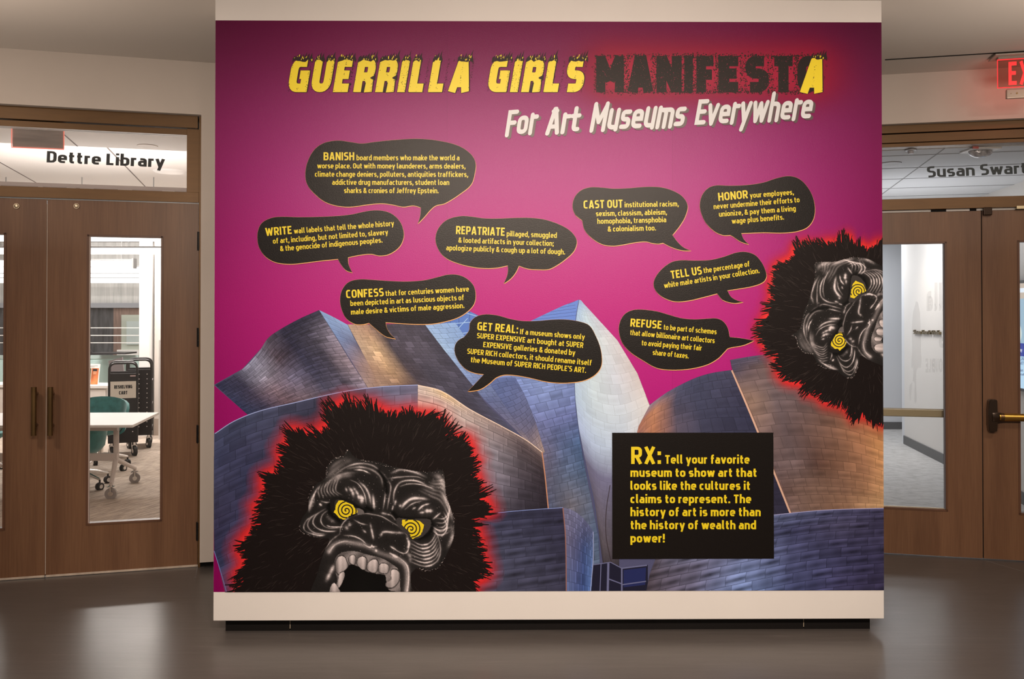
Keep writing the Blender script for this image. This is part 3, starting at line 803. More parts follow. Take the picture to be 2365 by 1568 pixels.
# big dark sail, left
patch(bd, [[(497, 889), (560, 852), (598, 812), (618, 782), (640, 765), (690, 737), (737, 716)],
           [(522, 912), (585, 880), (630, 845), (665, 812), (710, 790), (775, 777)],
           [(548, 936), (610, 908), (665, 880), (710, 855), (760, 842), (812, 838)],
           [(577, 962), (640, 944), (700, 926), (775, 908), (852, 898)]],
      [[(60, 58, 84), (78, 70, 92), (150, 142, 160), (120, 102, 116), (58, 52, 70), (52, 48, 66), (60, 54, 74)],
       [(70, 70, 98), (74, 66, 88), (160, 146, 160), (98, 76, 84), (60, 54, 74), (84, 74, 88), (150, 132, 146)],
       [(62, 66, 98), (86, 72, 92), (150, 118, 126), (126, 112, 134), (78, 72, 96), (80, 70, 84), (170, 140, 146)],
       [(66, 72, 104), (74, 68, 92), (120, 84, 90), (140, 110, 116), (96, 88, 108), (112, 98, 116), (150, 128, 140)]],
      13, 13, bulge=.22, jit=.1, odd=.08, seam=.45)
# narrow folded strip: pale blue above, copper below
patch(bd, [[(737, 716), (768, 731), (803, 750)], [(776, 777), (810, 790), (828, 800)], [(814, 838), (842, 845), (860, 850)], [(852, 899), (866, 897), (879, 895)]],
      [[LB, (150, 172, 214)], [(126, 146, 190), (120, 104, 124)], [(150, 122, 134), CO], [(190, 150, 130), (176, 128, 100)]], 13, 2, bulge=.05, jit=.04, seam=.5)
# wide copper-to-dark face
patch(bd, [[(803, 749), (860, 749), (920, 748), (985, 748)], [(829, 799), (890, 805), (950, 806), (1024, 806)], [(855, 848), (920, 855), (990, 858), (1075, 868)], [(878, 895), (920, 891), (970, 889), (1020, 910), (1120, 930)], [(980, 920), (1060, 948), (1130, 975), (1195, 1000)]],
      [[(200, 156, 124), (196, 140, 110), (84, 70, 80), (88, 76, 88), (86, 74, 86), (74, 66, 80)],
       [(206, 164, 130), (222, 170, 120), (88, 74, 82), (100, 86, 98), (96, 84, 96), (78, 70, 84)],
       [(190, 140, 110), (212, 158, 110), (92, 74, 78), (84, 74, 86), (92, 82, 96), (88, 78, 94)],
       [(180, 136, 110), (150, 108, 84), (90, 76, 86), (92, 82, 94), (84, 74, 88), (90, 84, 104)],
       [(120, 96, 96), (92, 80, 92), (88, 78, 92), (86, 76, 90), (84, 76, 92), (96, 92, 118)]],
      17, 11, bulge=.10, jit=.08, odd=.12, oddc=1.6, seam=.6)
# pale blue diagonal strip
patch(bd, [[(980, 748), (1015, 747), (1052, 745)], [(1024, 806), (1055, 806), (1090, 800)], [(1072, 866), (1105, 866), (1140, 862)], [(1120, 925), (1150, 922), (1178, 915)], [(1190, 992), (1210, 990), (1222, 985)], [(1243, 1046), (1248, 1046), (1254, 1045)]],
      [[(150, 176, 214), (140, 168, 212)], [(160, 184, 220), (128, 156, 206)], [(140, 156, 200), (118, 132, 184)], [(108, 112, 156), (112, 118, 160)], [(130, 116, 136), (108, 104, 138)], [(200, 160, 140), (180, 140, 130)]],
      26, 4, bulge=.05, jit=.05, seam=.5)
# blue middle face
patch(bd, [[(1140, 868), (1230, 860), (1330, 850)], [(1178, 915), (1250, 900), (1326, 885)], [(1222, 985), (1280, 968), (1331, 955)], [(1252, 1045), (1300, 1032), (1340, 1020)], [(1260, 1110), (1310, 1098), (1352, 1085)], [(1266, 1180), (1320, 1168), (1366, 1155)], [(1290, 1260), (1340, 1250), (1382, 1240)], [(1300, 1330), (1350, 1320), (1386, 1310)]],
      [[(126, 140, 196), (134, 152, 206), (132, 150, 204)], [(118, 130, 188), (138, 152, 204), (128, 142, 196)], [(120, 120, 164), (112, 116, 166), (110, 116, 168)],
       [(128, 112, 134), (98, 108, 146), (84, 108, 150)], [(112, 104, 124), (104, 112, 138), (86, 104, 136)], [(88, 96, 126), (130, 118, 124), (104, 110, 132)], [(84, 100, 134), (100, 110, 136), (92, 106, 136)], [(90, 100, 128), (110, 118, 138), (100, 112, 136)]],
      25, 5, bulge=.12, jit=.09, odd=.1, oddc=1.25, seam=.5)
# crossing dark blue fold left of it
patch(bd, [[(1128, 880), (1160, 872), (1190, 872)], [(1165, 935), (1192, 925), (1212, 912)], [(1210, 1000), (1225, 985), (1236, 970)], [(1246, 1050), (1252, 1048), (1258, 1044)]],
      [[(104, 118, 172), (96, 108, 160)], [(100, 106, 152), (112, 116, 160)], [(126, 112, 134), (108, 104, 136)], [(170, 136, 126), (190, 150, 130)]], 16, 3, bulge=.05, jit=.06, seam=.5)
# pale sail with the apex
patch(bd, [[(1190, 752), (1192, 752)], [(1225, 742), (1280, 738), (1330, 730)], [(1230, 790), (1280, 790), (1328, 780)]][::1], [[(96, 120, 180)] * 2, [(108, 132, 192), (120, 142, 200)], [(110, 130, 190), (116, 138, 198)]], 5, 4, bulge=.06, seam=.6)
bd.lay += .00003; bd.poly([(1212, 748), (1255, 727), (1300, 706), (1337, 692), (1330, 745)], alb(96, 122, 184))
for k_ in range(5): line(bd, [(1232 + k_ * 20, 738 - k_ * 9), (1332 - k_, 728 - k_ * 8)], 1.0, (66, 84, 138), False)
patch(bd, [[(1337, 692), (1342, 694), (1347, 700)], [(1333, 716), (1345, 724), (1372, 727)], [(1328, 760), (1360, 785), (1426, 786)], [(1326, 830), (1365, 862), (1425, 872), (1472, 862)], [(1327, 905), (1368, 945), (1430, 962), (1500, 935)], [(1336, 985), (1374, 1022), (1430, 1032), (1500, 1010)], [(1352, 1065), (1384, 1100), (1420, 1108), (1470, 1100)], [(1370, 1150), (1390, 1182), (1412, 1190), (1440, 1186)], [(1383, 1230), (1395, 1255), (1410, 1262), (1430, 1262)], [(1392, 1300), (1398, 1318), (1410, 1322), (1430, 1322)]],
      [[(150, 172, 214), (170, 190, 224)], [(160, 184, 222), (190, 204, 226), (200, 190, 196)], [(170, 190, 222), (206, 212, 224), (214, 196, 190)], [(178, 194, 222), (206, 212, 224), (212, 206, 212), (216, 190, 176)],
       [(180, 194, 220), (200, 206, 222), (206, 206, 216), (226, 206, 190)], [(176, 184, 212), (186, 194, 218), (196, 200, 216), (220, 200, 186)], [(120, 108, 132), (130, 120, 148), (134, 124, 152), (130, 118, 140)],
       [(104, 92, 108), (126, 110, 124), (116, 104, 120), (110, 98, 110)], [(96, 82, 88), (112, 96, 100), (110, 94, 100), (100, 86, 92)], [(60, 50, 54), (72, 60, 62), (70, 58, 60), (60, 50, 54)]],
      34, 7, bulge=.03, jit=.03, odd=.06, oddc=.85, seam=.62, gap=.4)
line(bd, [(1337, 692), (1329, 745), (1326, 850), (1330, 940), (1345, 1040), (1372, 1160), (1388, 1290)], 1.3, (70, 74, 106))
line(bd, [(1409, 1120), (1400, 1180), (1400, 1240), (1412, 1300)], 1.6, (52, 40, 42))
# copper shell, centre left
patch(bd, [[(965, 889), (1020, 903), (1085, 945), (1160, 985), (1215, 1016), (1252, 1044)], [(965, 912), (1020, 928), (1085, 965), (1160, 1000), (1215, 1030), (1253, 1060)], [(962, 990), (1050, 1005), (1140, 1040), (1210, 1068), (1258, 1095)], [(960, 1080), (1060, 1090), (1150, 1112), (1220, 1128), (1262, 1140)], [(960, 1170), (1060, 1176), (1150, 1184), (1220, 1188), (1266, 1190)], [(960, 1230), (1060, 1236), (1266, 1240)]],
      [[(226, 196, 176), (230, 176, 110), (206, 168, 146), (178, 142, 128), (150, 120, 112), (160, 124, 112)],
       [(222, 176, 158), (216, 178, 158), (196, 162, 146), (160, 132, 126), (110, 88, 88), (100, 78, 76)],
       [(224, 130, 110), (206, 166, 150), (176, 154, 150), (150, 132, 136), (100, 84, 88), (64, 50, 54)],
       [(200, 120, 104), (190, 150, 140), (158, 140, 146), (138, 122, 132), (84, 72, 80), (58, 46, 52)],
       [(190, 110, 100), (150, 124, 130), (140, 122, 132), (90, 78, 90), (70, 60, 70), (54, 44, 50)],
       [(150, 90, 90), (120, 100, 110), (110, 96, 108), (80, 70, 80), (62, 54, 62), (50, 42, 48)]],
      13, 9, bulge=.15, jit=.06, seam=.42, vlight=.25)
line(bd, [(965, 889), (1020, 903), (1085, 945), (1160, 985), (1215, 1016), (1252, 1044)], 1.6, (232, 196, 168))
line(bd, [(1252, 1044), (1259, 1100), (1264, 1150), (1268, 1190)], 2.6, (186, 124, 92))
# big dark shell, lower left
patch(bd, [[(497, 1001), (540, 973), (600, 949), (680, 930), (790, 905), (880, 893), (965, 889)], [(494, 1062), (560, 1032), (640, 1006), (740, 985), (860, 965), (965, 950)], [(494, 1130), (560, 1100), (640, 1075), (740, 1052), (860, 1030), (965, 1012)], [(494, 1200), (560, 1172), (640, 1145), (740, 1120), (965, 1080)], [(495, 1272), (560, 1240), (640, 1212), (740, 1190), (965, 1150)], [(513, 1330), (580, 1298), (640, 1275), (740, 1250), (965, 1220)], [(530, 1390), (600, 1360), (660, 1340), (740, 1320), (965, 1290)]],
      [[(82, 82, 110), (84, 86, 114), (84, 82, 106), (72, 68, 88), (92, 84, 104), (110, 104, 128), (118, 108, 134)],
       [(72, 72, 102), (76, 72, 100), (78, 74, 98), (66, 60, 80), (76, 66, 84), (120, 106, 128), (150, 128, 140)],
       [(82, 76, 104), (70, 68, 98), (74, 70, 98), (66, 60, 80), (70, 60, 78), (90, 80, 98), (110, 90, 100)],
       [(70, 62, 88), (78, 72, 104), (70, 64, 92), (64, 56, 78), (70, 60, 78), (80, 70, 88)],
       [(66, 62, 94), (84, 80, 114), (80, 76, 110), (70, 64, 90), (70, 60, 80)],
       [(80, 80, 118), (92, 94, 134), (90, 88, 124), (80, 72, 100)],
       [(86, 90, 132), (92, 96, 140), (96, 94, 134), (90, 84, 114)]],
      18, 12, bulge=.13, jit=.12, odd=.05, seam=.45)
line(bd, [(497, 1001), (540, 973), (600, 949), (680, 930), (790, 905), (880, 893), (965, 889)], 1.8, (150, 152, 184))
line(bd, [(495, 1272), (513, 1330), (530, 1390)], 1.6, (110, 112, 160))
# lower centre
patch(bd, [[(1060, 1200), (1120, 1186), (1200, 1178), (1300, 1172)], [(1070, 1290), (1200, 1275), (1308, 1262)], [(1070, 1400), (1200, 1385), (1308, 1372)]],
      [[(96, 76, 90), (70, 66, 90), (66, 62, 84), (64, 58, 80)], [(110, 80, 92), (88, 84, 106), (78, 74, 96), (62, 56, 76)], [(100, 84, 104), (92, 86, 108), (84, 78, 98), (72, 66, 86)]],
      9, 5, bulge=.3, jit=.08, seam=.6)
line(bd, [(1120, 1187), (1200, 1179), (1300, 1172)], 1.4, (126, 134, 178))
patch(bd, [[(1300, 1172), (1318, 1176), (1340, 1190), (1360, 1212), (1370, 1228)], [(1306, 1240), (1325, 1250), (1345, 1262), (1360, 1272), (1369, 1278)], [(1308, 1400), (1328, 1400), (1345, 1400), (1358, 1400), (1366, 1400)]],
      [[(128, 118, 146), (120, 114, 144), (104, 100, 134), (90, 92, 128)], [(124, 112, 140), (100, 96, 132), (72, 84, 132), (90, 110, 160)], [(100, 120, 176), (84, 100, 158), (70, 90, 156), (96, 128, 196)]],
      11, 5, bulge=.05, jit=.08, seam=.55, vlight=.9)
line(bd, [(1300, 1172), (1306, 1240), (1308, 1380)], 2.4, (140, 92, 80))
line(bd, [(1370, 1228), (1370, 1290), (1362, 1380)], 1.6, (150, 150, 176))
# glazed box at the bottom
bd.lay += .00003; bd.poly([(1364, 1380), (1370, 1304), (1412, 1298), (1436, 1312), (1496, 1304), (1496, 1380)], alb(26, 24, 40))
bd.lay += .00003; bd.poly([(1440, 1316), (1492, 1310), (1490, 1350), (1440, 1356)], alb(34, 38, 78))
for a, b, w_ in (((1436, 1312), (1494, 1305), 3.), ((1436, 1312), (1436, 1380), 3.5), ((1405, 1300), (1403, 1380), 5), ((1388, 1302), (1385, 1380), 2), ((1404, 1336), (1436, 1348), 2.5), ((1436, 1350), (1492, 1342), 2.5), ((1370, 1304), (1410, 1298), 2), ((1410, 1298), (1436, 1312), 2.)):
    line(bd, [a, b], w_, (104, 100, 126), False)
# right: dark drum with copper glow
patch(bd, [[(1500, 936), (1512, 926), (1545, 903), (1600, 875), (1640, 862), (1690, 854)], [(1474, 985), (1500, 955), (1550, 932), (1620, 915), (1712, 903)], [(1462, 1045), (1500, 1010), (1560, 985), (1640, 970), (1740, 968)], [(1455, 1120), (1520, 1085), (1600, 1062), (1770, 1050)], [(1450, 1190), (1560, 1150), (1680, 1135), (1800, 1125)], [(1450, 1260), (1560, 1215), (1690, 1195), (1830, 1190)]],
      [[(170, 140, 150), (104, 100, 128), (84, 84, 112), (80, 78, 104), (88, 82, 106)], [(190, 110, 84), (216, 134, 90), (90, 82, 104), (82, 80, 106), (78, 74, 98), (72, 66, 90)], [(150, 110, 110), (210, 124, 80), (110, 92, 106), (80, 76, 100), (72, 68, 92), (66, 62, 84)],
       [(130, 100, 104), (100, 84, 96), (84, 76, 96), (74, 66, 86), (66, 60, 80)], [(110, 90, 96), (90, 80, 92), (80, 70, 88), (70, 62, 80), (62, 54, 72)], [(100, 84, 92), (80, 70, 86), (74, 64, 82), (64, 56, 74)]],
      13, 11, bulge=.07, jit=.06, seam=.55)
# right: copper face
patch(bd, [[(1686, 831), (1740, 822), (1800, 815), (1860, 820), (1940, 838), (2050, 870)], [(1691, 856), (1740, 848), (1800, 843), (1870, 848), (1950, 866), (2050, 898)], [(1722, 925), (1790, 915), (1860, 918), (1950, 935), (2050, 965)], [(1752, 1000), (1820, 992), (1890, 995), (1970, 1008), (2050, 1035)], [(1782, 1075), (1850, 1070), (1920, 1072), (1990, 1080), (2050, 1098)], [(1800, 1130), (1870, 1126), (1940, 1128), (2000, 1134), (2050, 1145)], [(1824, 1186), (1880, 1182), (1960, 1178), (2050, 1176)]],
      [[(96, 84, 106), (92, 84, 108), (104, 84, 96), (160, 80, 70), (190, 70, 60), (180, 60, 50)], [(86, 76, 96), (140, 104, 96), (104, 84, 92), (150, 84, 72), (190, 80, 60), (200, 90, 60)],
       [(180, 132, 104), (128, 102, 100), (122, 92, 88), (150, 96, 76), (190, 100, 66), (214, 116, 66)], [(150, 112, 100), (124, 96, 94), (136, 96, 82), (152, 100, 74), (190, 118, 74), (232, 150, 80)],
       [(130, 100, 96), (128, 98, 92), (110, 72, 58), (150, 98, 70), (186, 120, 80), (226, 150, 88)], [(120, 86, 78), (136, 98, 82), (146, 102, 80), (160, 108, 80), (184, 122, 80), (220, 152, 92)], [(150, 112, 100), (150, 108, 88), (154, 106, 80), (176, 120, 84), (206, 146, 96), (220, 160, 100)]],
      17, 9, bulge=.13, jit=.07, odd=.12, oddc=1.3, seam=.6)
line(bd, [(1690, 855), (1720, 925), (1745, 985), (1775, 1060), (1805, 1135), (1825, 1185)], 4.2, (206, 156, 128))
line(bd, [(1692, 855), (1723, 925), (1749, 985), (1779, 1060), (1809, 1135), (1828, 1185)], 1.2, (110, 76, 66))
# bottom right, violet-blue
patch(bd, [[(1560, 1235), (1640, 1205), (1785, 1189), (1900, 1178), (2050, 1173)], [(1520, 1275), (1640, 1250), (1785, 1228), (1900, 1214), (2050, 1206)], [(1500, 1325), (1640, 1298), (1785, 1272), (1900, 1255), (2050, 1244)], [(1488, 1385), (1640, 1352), (1785, 1322), (1900, 1303), (2050, 1290)], [(1488, 1445), (1640, 1408), (1785, 1374), (1900, 1354), (2050, 1340)], [(1500, 1500), (1640, 1460), (1785, 1430), (1900, 1405), (2050, 1392)]],
      [[(90, 80, 92), (96, 88, 110), (108, 112, 146), (96, 96, 130), (86, 80, 112), (84, 74, 104)], [(100, 84, 92), (130, 136, 176), (92, 92, 128), (70, 66, 96), (92, 82, 112), (66, 56, 80)], [(96, 80, 88), (120, 110, 134), (124, 130, 172), (88, 86, 124), (80, 72, 104), (76, 66, 94)],
       [(104, 84, 90), (114, 104, 128), (126, 138, 184), (88, 88, 128), (76, 70, 104), (70, 60, 88)], [(96, 80, 90), (120, 124, 166), (116, 134, 182), (86, 88, 130), (78, 70, 106), (72, 60, 88)], [(96, 84, 100), (116, 124, 170), (104, 116, 160), (84, 84, 124), (74, 66, 98), (70, 60, 86)]],
      11, 12, bulge=.34, jit=.08, seam=.42)
line(bd, [(1785, 1189), (1900, 1178), (2050, 1173)], 1.6, (150, 140, 168))
bd.build('building_picture', m_print, .0009, mural, label='printed picture of curved sheet-metal cladding')

# ---- printed picture: two snarling gorilla heads with spiral eyes, black fur and a red glow
OG, SG = (540, 890), 2025 / 620
def G(x, y): return np.array([OG[0] + x / SG, OG[1] + y / SG])
rg = random.Random(21)
def dense(pts, step=5.):
    P = smooth(pts, (), 10); Q = [P[0]]
    for p in P[1:]:
        while np.linalg.norm(p - Q[-1]) > step:
            Q.append(Q[-1] + (p - Q[-1]) / np.linalg.norm(p - Q[-1]) * step)
    return np.array(Q)
def glow(outl, cen, reach, nm, inner=6):
    P = dense(outl, 8.); n = len(P)
    d = P - np.array(cen); d /= np.linalg.norm(d, axis=1)[:, None]
    T = np.roll(P, -3, 0) - np.roll(P, 3, 0); N_ = np.stack([T[:, 1], -T[:, 0]], 1); N_ /= np.linalg.norm(N_, axis=1)[:, None] + 1e-9
    s = np.sign((N_ * d).sum(1)); N_ *= s[:, None]
    N_ = (N_ + d); N_ /= np.linalg.norm(N_, axis=1)[:, None]
    for _ in range(6): N_ = (np.roll(N_, 1, 0) + N_ + np.roll(N_, -1, 0)) / 3
    rows = []; K = []
    for t, a in ((-inner * 2, 1), (inner, 1), (reach * .25, .90), (reach * .42, .62), (reach * .6, .32), (reach * .8, .11), (reach * 1.1, 0)):
        rows.append(P + N_ * t); q = np.tile(np.array([*alb(226, 42, 40), a]), (n, 1)); K.append(q)
    G_ = np.array(rows); G_ = np.concatenate([G_, G_[:, :1]], 1); K = np.array(K); K = np.concatenate([K, K[:, :1]], 1)
    A = Art(); A.grid(G_, K)
    return A.build('red_glow', m_glow, .0034, mural, label='soft red glow round the ' + nm)
def fur(outl, cen, flow, nm, lmin=7, lmax=20):
    A = Art(); P = dense(outl, 4.); A.poly(P, (0, 0, 0))
    n = len(P); c = np.array(cen)
    for i in range(n):
        d = P[i] - c; d /= np.linalg.norm(d)
        if i % 5 == 0: tf, tl = rg.gauss(0, .22), rg.choice((.55, .8, 1., 1.5))
        for _ in range(3):
            a = flow(P[i]) + tf + rg.gauss(0, .09)
            e = np.array([math.cos(a), math.sin(a)]); L = rg.uniform(lmin, lmax) * tl
            w = rg.uniform(2.2, 4.6); p = P[i] - e * 8 + np.array([rg.uniform(-2, 2), rg.uniform(-2, 2)])
            bend = rg.uniform(-.18, .18); Q = []
            for t in (0, .4, .75, 1.):
                aa = a + bend * t; Q.append(p + np.array([math.cos(aa), math.sin(aa)]) * (L + 8) * t)
            V, F = strip(Q, [w, w * .95, w * .72, w * .45]); A.mesh(V, F, (0, 0, 0))
    return A.build('gorilla_fur', m_furink, .0037, mural, label=nm)
def strands(n, inside, flow, m, par, c=(50, 38, 33)):
    A = Art()
    for _ in range(n):
        p = inside()
        if p is None: continue
        a = flow(p) + rg.gauss(0, .12); L = rg.uniform(8, 34); b = rg.uniform(-.25, .25)
        Q = [p + np.array([math.cos(a + b * t), math.sin(a + b * t)]) * L * t for t in (0, .35, .7, 1)]
        w = rg.uniform(.5, 1.0); V, F = strip(Q, [w * .2, w, w, w * .1]); f = rg.uniform(.6, 1.25); A.mesh(V, F, tuple(v * f for v in alb(*c)))
    return A.build('fur_strands', m, .0003, par, org=(0, 0, 0), kind='stuff')

def paint_face(step=1.15):
    """luminance map of the face, in the coordinates of the big head"""
    xs = np.arange(690, 1056, step); ys = np.arange(1030, 1372, step)
    gx, gy = np.meshgrid(xs, ys); X = (gx - OG[0]) * SG; Y = (gy - OG[1]) * SG     # zoom units
    Lm = np.full(X.shape, .055); rnz = np.random.RandomState(8)
    def dist(P):
        P = np.array(P, float); best = np.full(X.shape, 1e9); par = np.zeros(X.shape)
        x0, x1 = P[:, 0].min() - 90, P[:, 0].max() + 90; y0, y1 = P[:, 1].min() - 90, P[:, 1].max() + 90
        I = np.where((X[0] > x0) & (X[0] < x1))[0]; J = np.where((Y[:, 0] > y0) & (Y[:, 0] < y1))[0]
        if not len(I) or not len(J): return None
        s = (slice(J[0], J[-1] + 1), slice(I[0], I[-1] + 1)); x, y = X[s], Y[s]
        b = np.full(x.shape, 1e9); q = np.zeros(x.shape); n = len(P) - 1
        for i in range(n):
            a, c = P[i], P[i + 1]; d = c - a; l = d @ d + 1e-9
            t = np.clip(((x - a[0]) * d[0] + (y - a[1]) * d[1]) / l, 0, 1)
            dd = np.hypot(x - a[0] - d[0] * t, y - a[1] - d[1] * t); mk = dd < b
            b = np.where(mk, dd, b); q = np.where(mk, (i + t) / n, q)
        return s, b, q
    def hi(pts, w, a, taper=True):
        P = smooth(pts, (), 5, closed=False) if len(pts) > 2 else pts
        r = dist(P)
        if r is None: return
        s, b, q = r
        tp = np.sin(np.clip(q, 0.02, .98) * math.pi) ** .6 if taper else 1.
        kn = rnz.uniform(.55, 1.45, 9); tp = tp * np.interp(q, np.linspace(0, 1, 9), kn)
        Lm[s] += a * tp * np.exp(-(b / (w * .54)) ** 2)
        Lm[s] += a * .10 * tp * np.exp(-(b / (w * 1.9)) ** 2)
    def sh(pts, w, a):
        P = smooth(pts, (), 5, closed=False) if len(pts) > 2 else pts
        s, b, q = dist(P); Lm[s] *= 1 - a * np.exp(-(b / (w * .62)) ** 2)
    def inside(poly, soft=0, sharp=()):
        P = smooth(poly, sharp, 6); m = np.zeros(X.shape, bool); n = len(P)
        for i in range(n):
            a, c = P[i], P[(i + 1) % n]
            k = ((a[1] > Y) != (c[1] > Y)); 
            with np.errstate(divide='ignore', invalid='ignore'):
                m ^= k & (X < (c[0] - a[0]) * (Y - a[1]) / (c[1] - a[1] + 1e-12) + a[0])
        return m
    face = inside([(862, 490), (900, 530), (960, 560), (1100, 578), (1200, 612), (1330, 640), (1480, 655), (1570, 640), (1590, 720), (1600, 830), (1640, 940), (1665, 1050), (1655, 1150), (1610, 1260), (1560, 1350), (1470, 1395), (1390, 1375), (1335, 1420), (1320, 1620), (1000, 1640), (600, 1640), (640, 1400), (690, 1240), (720, 1160), (640, 1150), (550, 1120), (500, 1070), (520, 1000), (560, 940), (570, 850), (620, 750), (690, 700), (705, 620), (760, 550), (830, 530)])
    # brow ridges
    hi([(700, 700), (760, 640), (850, 575), (900, 560)], 34, .16); hi([(720, 640), (770, 590), (850, 545)], 22, .13)
    hi([(745, 690), (830, 625), (930, 590), (1040, 600), (1110, 650), (1160, 705)], 11, .38)
    hi([(860, 625), (960, 615), (1050, 640), (1110, 690), (1125, 760)], 13, .35)
    hi([(910, 635), (975, 640), (1030, 665)], 8, .65)
    hi([(690, 760), (750, 700), (830, 665), (930, 655)], 16, .26); hi([(740, 740), (800, 690), (900, 675)], 26, .20)
    hi([(880, 712), (930, 735), (965, 775), (990, 830), (1000, 890)], 6, .55); hi([(945, 725), (990, 765), (1020, 820), (1035, 890)], 13, .45)
    hi([(1050, 820), (1056, 880), (1060, 930)], 15, .6); hi([(960, 840), (968, 855), (966, 875)], 24, .75, False)
    hi([(870, 770), (895, 800), (905, 840)], 18, .45); hi([(905, 770), (935, 815), (945, 860)], 14, .5); hi([(845, 770), (855, 800)], 12, .4)
    for k_ in range(7):
        x0 = 700 + k_ * 22; hi([(x0 - 40, 740 - k_ * 7), (x0 - 62, 790), (x0 - 50 + k_ * 6, 850 - k_ * 4)], 8, .28)
    for k_ in range(5):
        hi([(640 - k_ * 16, 760 + k_ * 24), (606 - k_ * 9, 830 + k_ * 22), (610 - k_ * 10, 890 + k_ * 16)], 9, .30)
    hi([(655, 870), (700, 882), (740, 876)], 8, .4); hi([(645, 890), (665, 905)], 12, .7)
    # folds below the left eye
    hi([(720, 935), (670, 975), (660, 1030), (700, 1070), (800, 1078)], 7, .42); hi([(690, 930), (620, 980), (600, 1040), (660, 1090), (760, 1100)], 8, .42)
    hi([(640, 960), (580, 1000), (560, 1060), (610, 1110), (700, 1120)], 9, .36); hi([(600, 980), (548, 1020), (530, 1080), (580, 1120)], 7, .30)
    hi([(700, 1055), (740, 1066), (830, 1066)], 6, .6); hi([(665, 1092), (720, 1100), (780, 1096)], 7, .55); hi([(565, 1110), (640, 1130), (690, 1128)], 9, .55)
    hi([(700, 980), (730, 1010), (770, 1035)], 22, .16)
    # between the brows
    hi([(1165, 715), (1185, 760), (1172, 850), (1158, 930)], 9, .36); hi([(1145, 760), (1140, 850), (1125, 940)], 8, .38); hi([(1190, 720), (1195, 700), (1290, 690)], 10, .22)
    hi([(1215, 900), (1225, 860)], 12, .45); hi([(1195, 940), (1205, 900)], 9, .4); hi([(1150, 970), (1190, 980), (1225, 1020)], 9, .42); hi([(1110, 960), (1160, 970)], 14, .32)
    # right brow
    hi([(1190, 660), (1260, 635), (1370, 655), (1450, 690)], 15, .42); hi([(1170, 700), (1240, 690), (1380, 688), (1440, 710)], 6, .36)
    hi([(1205, 880), (1212, 800), (1250, 735), (1320, 715), (1400, 725), (1465, 760)], 10, .52); hi([(1255, 760), (1320, 742), (1400, 745), (1470, 765), (1510, 780)], 6, .62)
    hi([(1262, 930), (1290, 890), (1340, 855), (1400, 850), (1470, 858)], 17, .62); hi([(1250, 915), (1262, 895)], 14, .5); hi([(1290, 935), (1350, 890), (1420, 870)], 7, .45)
    hi([(1390, 940), (1430, 905), (1480, 890)], 10, .6); hi([(1350, 930), (1375, 918)], 10, .5); hi([(1450, 945), (1490, 945)], 20, .7, False); hi([(1400, 960), (1440, 955)], 14, .5)
    for k_ in range(6):
        hi([(1400 + k_ * 18, 790 - k_ * 14), (1480 + k_ * 10, 830 - k_ * 22), (1560 + k_ * 6, 870 - k_ * 30), (1610, 960 - k_ * 26)], 15, .17)
    hi([(1500, 670), (1560, 700), (1590, 800)], 34, .26); hi([(1560, 800), (1620, 900), (1650, 1020)], 22, .28)
    for k_ in range(5):
        hi([(1610 - k_ * 9, 850 + k_ * 34), (1630 - k_ * 5, 930 + k_ * 34), (1590 - k_ * 3, 1000 + k_ * 32), (1520 + k_ * 6, 1000 + k_ * 34)], 7.5, .40)
    hi([(1560, 960), (1500, 1010)], 9, .5); hi([(1640, 1050), (1650, 1140), (1610, 1230)], 26, .30)
    for k_ in range(2): hi([(1490 + k_ * 8, 1055 + k_ * 34), (1550, 1092 + k_ * 34), (1630, 1070 + k_ * 34)], 9, .45)
    # folds under the right eye
    for k_ in range(7):
        hi([(1340 - k_ * 1.5, 1165 + k_ * 27), (1410 + k_ * 5, 1200 + k_ * 27), (1480 + k_ * 7, 1185 + k_ * 25), (1530 + k_ * 5, 1110 + k_ * 27)], 8, .46)
        hi([(1410 + k_ * 5, 1206 + k_ * 27), (1470 + k_ * 6, 1196 + k_ * 26)], 10, .35)
    hi([(1500, 1060), (1540, 1140), (1560, 1240), (1540, 1330)], 9, .28)
    # nose
    hi([(800, 1120), (812, 1060), (850, 1010), (910, 975), (1000, 965), (1060, 970)], 7, .42); hi([(1010, 968), (1110, 985), (1190, 1030), (1270, 1080), (1320, 1150)], 7, .36)
    hi([(870, 1035), (880, 1060)], 20, .35); hi([(905, 1010), (960, 1040), (1010, 1050)], 8, .4); hi([(830, 1130), (900, 1135), (960, 1160), (1000, 1195)], 8, .48)
    hi([(845, 1060), (860, 1085)], 20, .4); hi([(970, 1085), (1000, 1110)], 12, .4); hi([(1030, 1040), (1045, 1110), (1055, 1160)], 13, .42)
    hi([(1105, 1140), (1130, 1105), (1200, 1108), (1290, 1112)], 14, .5); hi([(1305, 1140), (1322, 1190), (1312, 1230)], 14, .65); hi([(1200, 1215), (1240, 1250), (1300, 1262), (1328, 1200)], 7, .5); hi([(1180, 1210), (1220, 1240)], 9, .5)
    hi([(1040, 1200), (1050, 1215), (1075, 1212)], 9, .5); hi([(1070, 1235), (1080, 1255)], 12, .5)
    # muzzle and lip
    hi([(720, 1250), (760, 1200), (820, 1180), (920, 1190), (1000, 1210), (1100, 1260), (1210, 1300), (1290, 1350), (1310, 1440), (1300, 1580)], 34, .26, False)
    hi([(715, 1270), (760, 1205), (830, 1175), (900, 1180)], 8, .3); hi([(1180, 1265), (1250, 1300), (1310, 1360), (1320, 1460), (1305, 1580)], 9, .34, False)
    hi([(1195, 1275), (1240, 1300)], 12, .65); hi([(980, 1195), (1030, 1220), (1045, 1200)], 6, .6); hi([(690, 1230), (740, 1165), (800, 1120)], 8, .28)
    hi([(700, 1470), (735, 1400), (760, 1350)], 24, .55); hi([(1290, 1240), (1330, 1290), (1330, 1330)], 22, .22)
